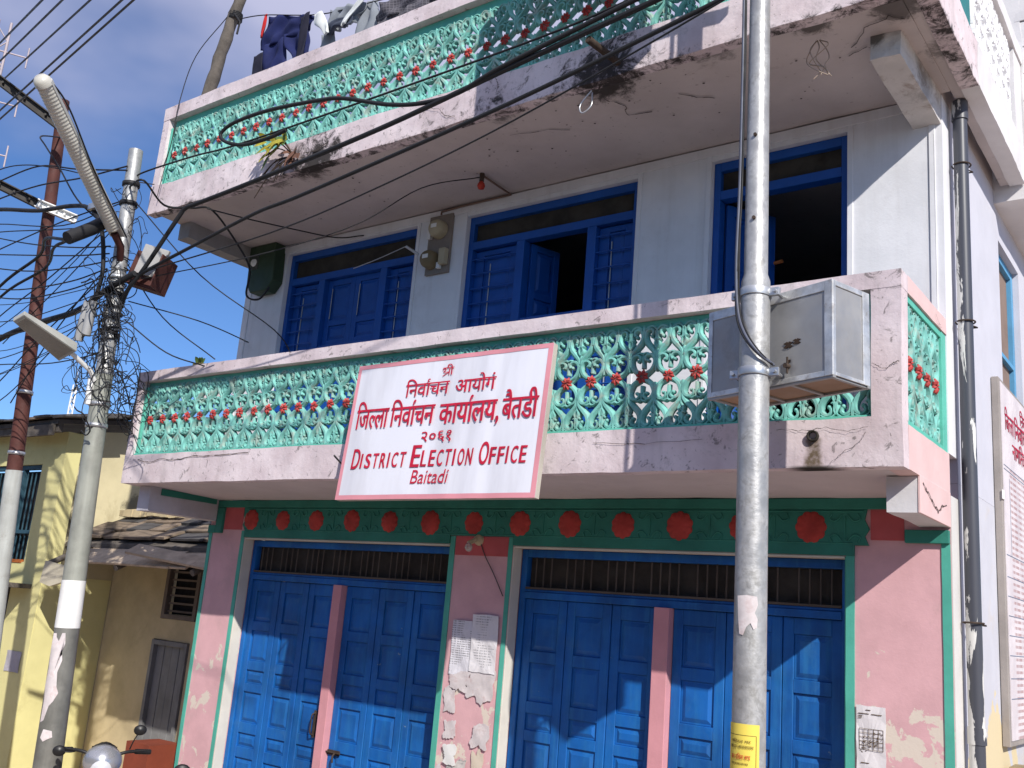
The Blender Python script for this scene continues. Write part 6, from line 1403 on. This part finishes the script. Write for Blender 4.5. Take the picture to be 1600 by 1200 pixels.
bds = [(-10.5, -7.50, 0.44, 2.06), (-10.6, -7.52, 0.30, 1.985), (-10.2, -8.0, 0.17, 1.93)]
for k, (a, b, y, z) in enumerate(bds):
    x = a
    while x < b-0.2:
        w = min(rnd.uniform(0.7, 1.3), b-x); M = Matrix.Translation((x+w/2, y, z)) @ Matrix.Rotation(rnd.uniform(-.04, .04), 4, 'Z') @ Matrix.Rotation(0.55+rnd.uniform(-.05, .05), 4, 'X') @ Matrix.Rotation(rnd.uniform(-.02, .02), 4, 'Y')
        mb = MB(); mb.box(-w/2+0.01, w/2+0.02, 0, 0.24, 0, 0.028, M); mb.build('board', M_PLK, LT, 0.004); x += w
mb = MB(); M = Matrix.Translation((-8.2, 0.12, 1.99)) @ Matrix.Rotation(0.10, 4, 'Y') @ Matrix.Rotation(0.16, 4, 'Z') @ Matrix.Rotation(0.5, 4, 'X'); mb.box(-0.75, 0.75, 0, 0.22, 0, 0.03, M); mb.build('board', M_PLK, LT, 0.004)
mb = MB(); mb.prism([(-10.75, 1.93), (-10.10, 1.86), (-10.2, 1.70), (-10.55, 1.62), (-10.8, 1.66)], 'y', 0.06, 0.10); mb.build('hanging_board', mat('pale_board', (0.55, 0.50, 0.38, 1), 0.9, bump=0.4), LT)
mb = MB()
for x in (-10.9, -9.4, -7.9): mb.tube([(x, 0.2, 1.90), (x, 1.3, 2.50)], 0.04, 8)
mb.build('rafter', M_WOOD, LT)
rnd = random.Random(17)
for i in range(9):
    x = -10.9+i*0.16; s = rnd.uniform(0.07, 0.12); tag(rough_box(x, x+s*1.5, 1.05, 1.05+s, 2.62, 2.62+s*0.9, 0.05, 0.02, i).build('stone', M_SH, LT), None, None)
# rust red drum/crate by the door
tag(rough_box(-8.31, -7.90, 0.0, 0.4, ZG, 0.10, 0.1, 0.004, 3).build('red_crate', mat('rusty_red_box', (0.22, 0.05, 0.025, 1), 0.85, var=0.2, bump=0.2)), 'rusty red crate standing beside the pink corner pillar', 'crate')

# ------------------------------------------------------------------ motorcycle at the lower left
MO = empty('motorcycle', 'parked silver and black motorcycle whose fairing and mirrors show at the bottom left', 'motorcycle')
o0 = Vector((-6.34, -1.55, 0)); hdg = R(-52)      # faces the camera
MM = Matrix.Translation((-6.34, -1.52, ZG)) @ Matrix.Rotation(math.atan2(CAMP.y+1.5, CAMP.x+6.3)+math.pi/2, 4, 'Z')   # local -y towards camera
M_SIL = mat('silver_paint', (0.42, 0.43, 0.46, 1), 0.28, 0.6, var=0.05, bump=0, spec=0.6)
def lp_(x, y, z): return MM @ Vector((x, y, z))
mb = MB(); prof = [(0.0, 0.0), (0.06, 0.012), (0.11, 0.04), (0.145, 0.09), (0.155, 0.15), (0.14, 0.2)]
mb.lathe(prof, 24, MM @ Matrix.Translation((0, -0.22, 1.035)) @ Matrix.Rotation(R(-90), 4, 'X') @ Matrix.Diagonal((1.0, 0.85, 1, 1))); mb.build('fairing', M_SIL, MO)
mb = MB(); mb.lathe([(0.0, -0.004), (0.07, 0.004), (0.085, 0.02)], 20, MM @ Matrix.Translation((0, -0.245, 0.98)) @ Matrix.Rotation(R(-90), 4, 'X')); mb.build('headlight', mat('headlight_glass', (0.65, 0.66, 0.68, 1), 0.12, 0.2, bump=0, spec=0.8), MO)
mb = MB(); mb.tube(cat_rom([lp_(-0.36, 0.12, 1.09), lp_(-0.2, 0.03, 1.10), lp_(-0.05, 0, 1.06), lp_(0.05, 0, 1.06), lp_(0.2, 0.03, 1.10), lp_(0.36, 0.12, 1.09)], 6), 0.014, 8)
for s in (-1, 1): mb.tube([lp_(s*0.25, 0.05, 1.10), lp_(s*0.37, 0.12, 1.09)], 0.022, 8); mb.tube([lp_(s*0.22, -0.02, 1.11), lp_(s*0.36, 0.02, 1.12)], 0.007, 6)
mb.box(-0.10, 0.10, -0.04, 0.08, 1.03, 1.13, MM); mb.build('handlebar', M_BLACK, MO)
for s, a, c in ((1, (0.20, 0.03, 1.12), (0.26, 0.0, 1.28)), (-1, (-0.20, 0.03, 1.10), (-0.345, 0.0, 1.095))):
    mb = MB(); mb.tube(cat_rom([lp_(*a), lp_((a[0]+c[0])/2-s*0.01, 0.0, (a[2]+c[2])/2-0.01), lp_(*c)], 4), 0.006, 6)
    mb.lathe([(0.0, -0.018), (0.036, -0.014), (0.046, 0.0), (0.044, 0.012), (0.0, 0.012)], 18, MM @ Matrix.Translation(c) @ Matrix.Rotation(R(-90), 4, 'X') @ Matrix.Diagonal((1.15, 0.95, 1, 1))); mb.build('mirror', M_BLACK, MO)
mb = MB(); mb.tube([lp_(-.07, 0, 1.02), lp_(-.07, -0.12, 0.32)], 0.022, 8); mb.tube([lp_(.07, 0, 1.02), lp_(.07, -0.12, 0.32)], 0.022, 8); mb.build('fork', M_STEELC, MO)
for y in (-0.12, 1.18):
    mb = MB(); mb.lathe([(0.24, -.04), (0.29, -.045), (0.315, 0), (0.29, .045), (0.24, .04), (0.24, -.04)], 28, MM @ Matrix.Translation((0, y, 0.315)) @ Matrix.Rotation(R(90), 4, 'Y')); W = mb.build('wheel', M_BLACK, MO)
    mb = MB()
    for k in range(6): a = k*math.pi/3; mb.tube([lp_(0, y, 0.315), lp_(0, y+0.245*math.cos(a), 0.315+0.245*math.sin(a))], 0.012, 6)
    mb.build('rim', M_STEELC, W)
mb = MB(); mb.tube(cat_rom([lp_(0, 0.12, 0.98), lp_(0, 0.3, 1.0), lp_(0, 0.5, 0.9)], 6), [0.08+0.055*math.sin(math.pi*i/12) for i in range(13)], 14); mb.build('fuel_tank', M_BLACK, MO)
mb = MB(); mb.tube(cat_rom([lp_(0, 0.5, 0.86), lp_(0, 0.85, 0.84), lp_(0, 1.25, 0.92)], 6), [0.09+0.03*math.sin(math.pi*i/12) for i in range(13)], 12); mb.build('seat', M_BLACK, MO)
mb = MB(); mb.box(-0.12, 0.12, 0.25, 0.75, 0.28, 0.68, MM); mb.tube([lp_(0, 0.05, 0.95), lp_(0, 0.2, 0.35), lp_(0, 0.8, 0.3), lp_(0, 1.18, 0.32)], 0.03, 8); mb.build('engine', M_STEELC, MO, 0.03)
MM2 = MM @ Matrix.Translation((0.95, 0.0, 0.0))
M2 = empty('motorcycle', 'second motorcycle of which only a dark rounded mirror shows beside the pink pillar', 'motorcycle')
p2 = Vector((-5.73, -1.17, 0.26))
mb = MB(); mb.lathe([(0.0, -0.018), (0.05, -0.014), (0.062, 0.0), (0.058, 0.014), (0.0, 0.014)], 18, Matrix.Translation(p2) @ Matrix.Rotation(math.atan2(CAMP.y+1.2, CAMP.x+5.7)+math.pi/2, 4, 'Z') @ Matrix.Rotation(R(-90), 4, 'X') @ Matrix.Diagonal((1.15, 0.95, 1, 1))); mb.tube([p2, p2+Vector((-.04, .05, -.20))], 0.007, 6); mb.build('mirror', M_BLACK, M2)
def q2(x, y, z): return Vector((-5.80, -1.05, ZG))+Vector((x, y, z))
mb = MB(); mb.tube(cat_rom([q2(-0.32, 0.1, 0.82), q2(0, 0, 0.84), q2(0.3, 0.1, 0.82)], 5), 0.014, 8); mb.tube([q2(0, 0, .84), q2(-0.0, -.12, .3)], 0.04, 8); mb.build('handlebar', M_BLACK, M2)
for y in (-0.12, 0.85):
    mb = MB(); mb.lathe([(0.22, -.04), (0.27, -.045), (0.295, 0), (0.27, .045), (0.22, .04), (0.22, -.04)], 24, Matrix.Translation(q2(0, y, 0.295)) @ Matrix.Rotation(R(90), 4, 'Y')); mb.build('wheel', M_BLACK, M2)
mb = MB(); mb.tube(cat_rom([q2(0, 0.1, .6), q2(0, .35, .62), q2(0, 0.85, .60)], 5), 0.10, 10); mb.build('seat', M_BLACK, M2)
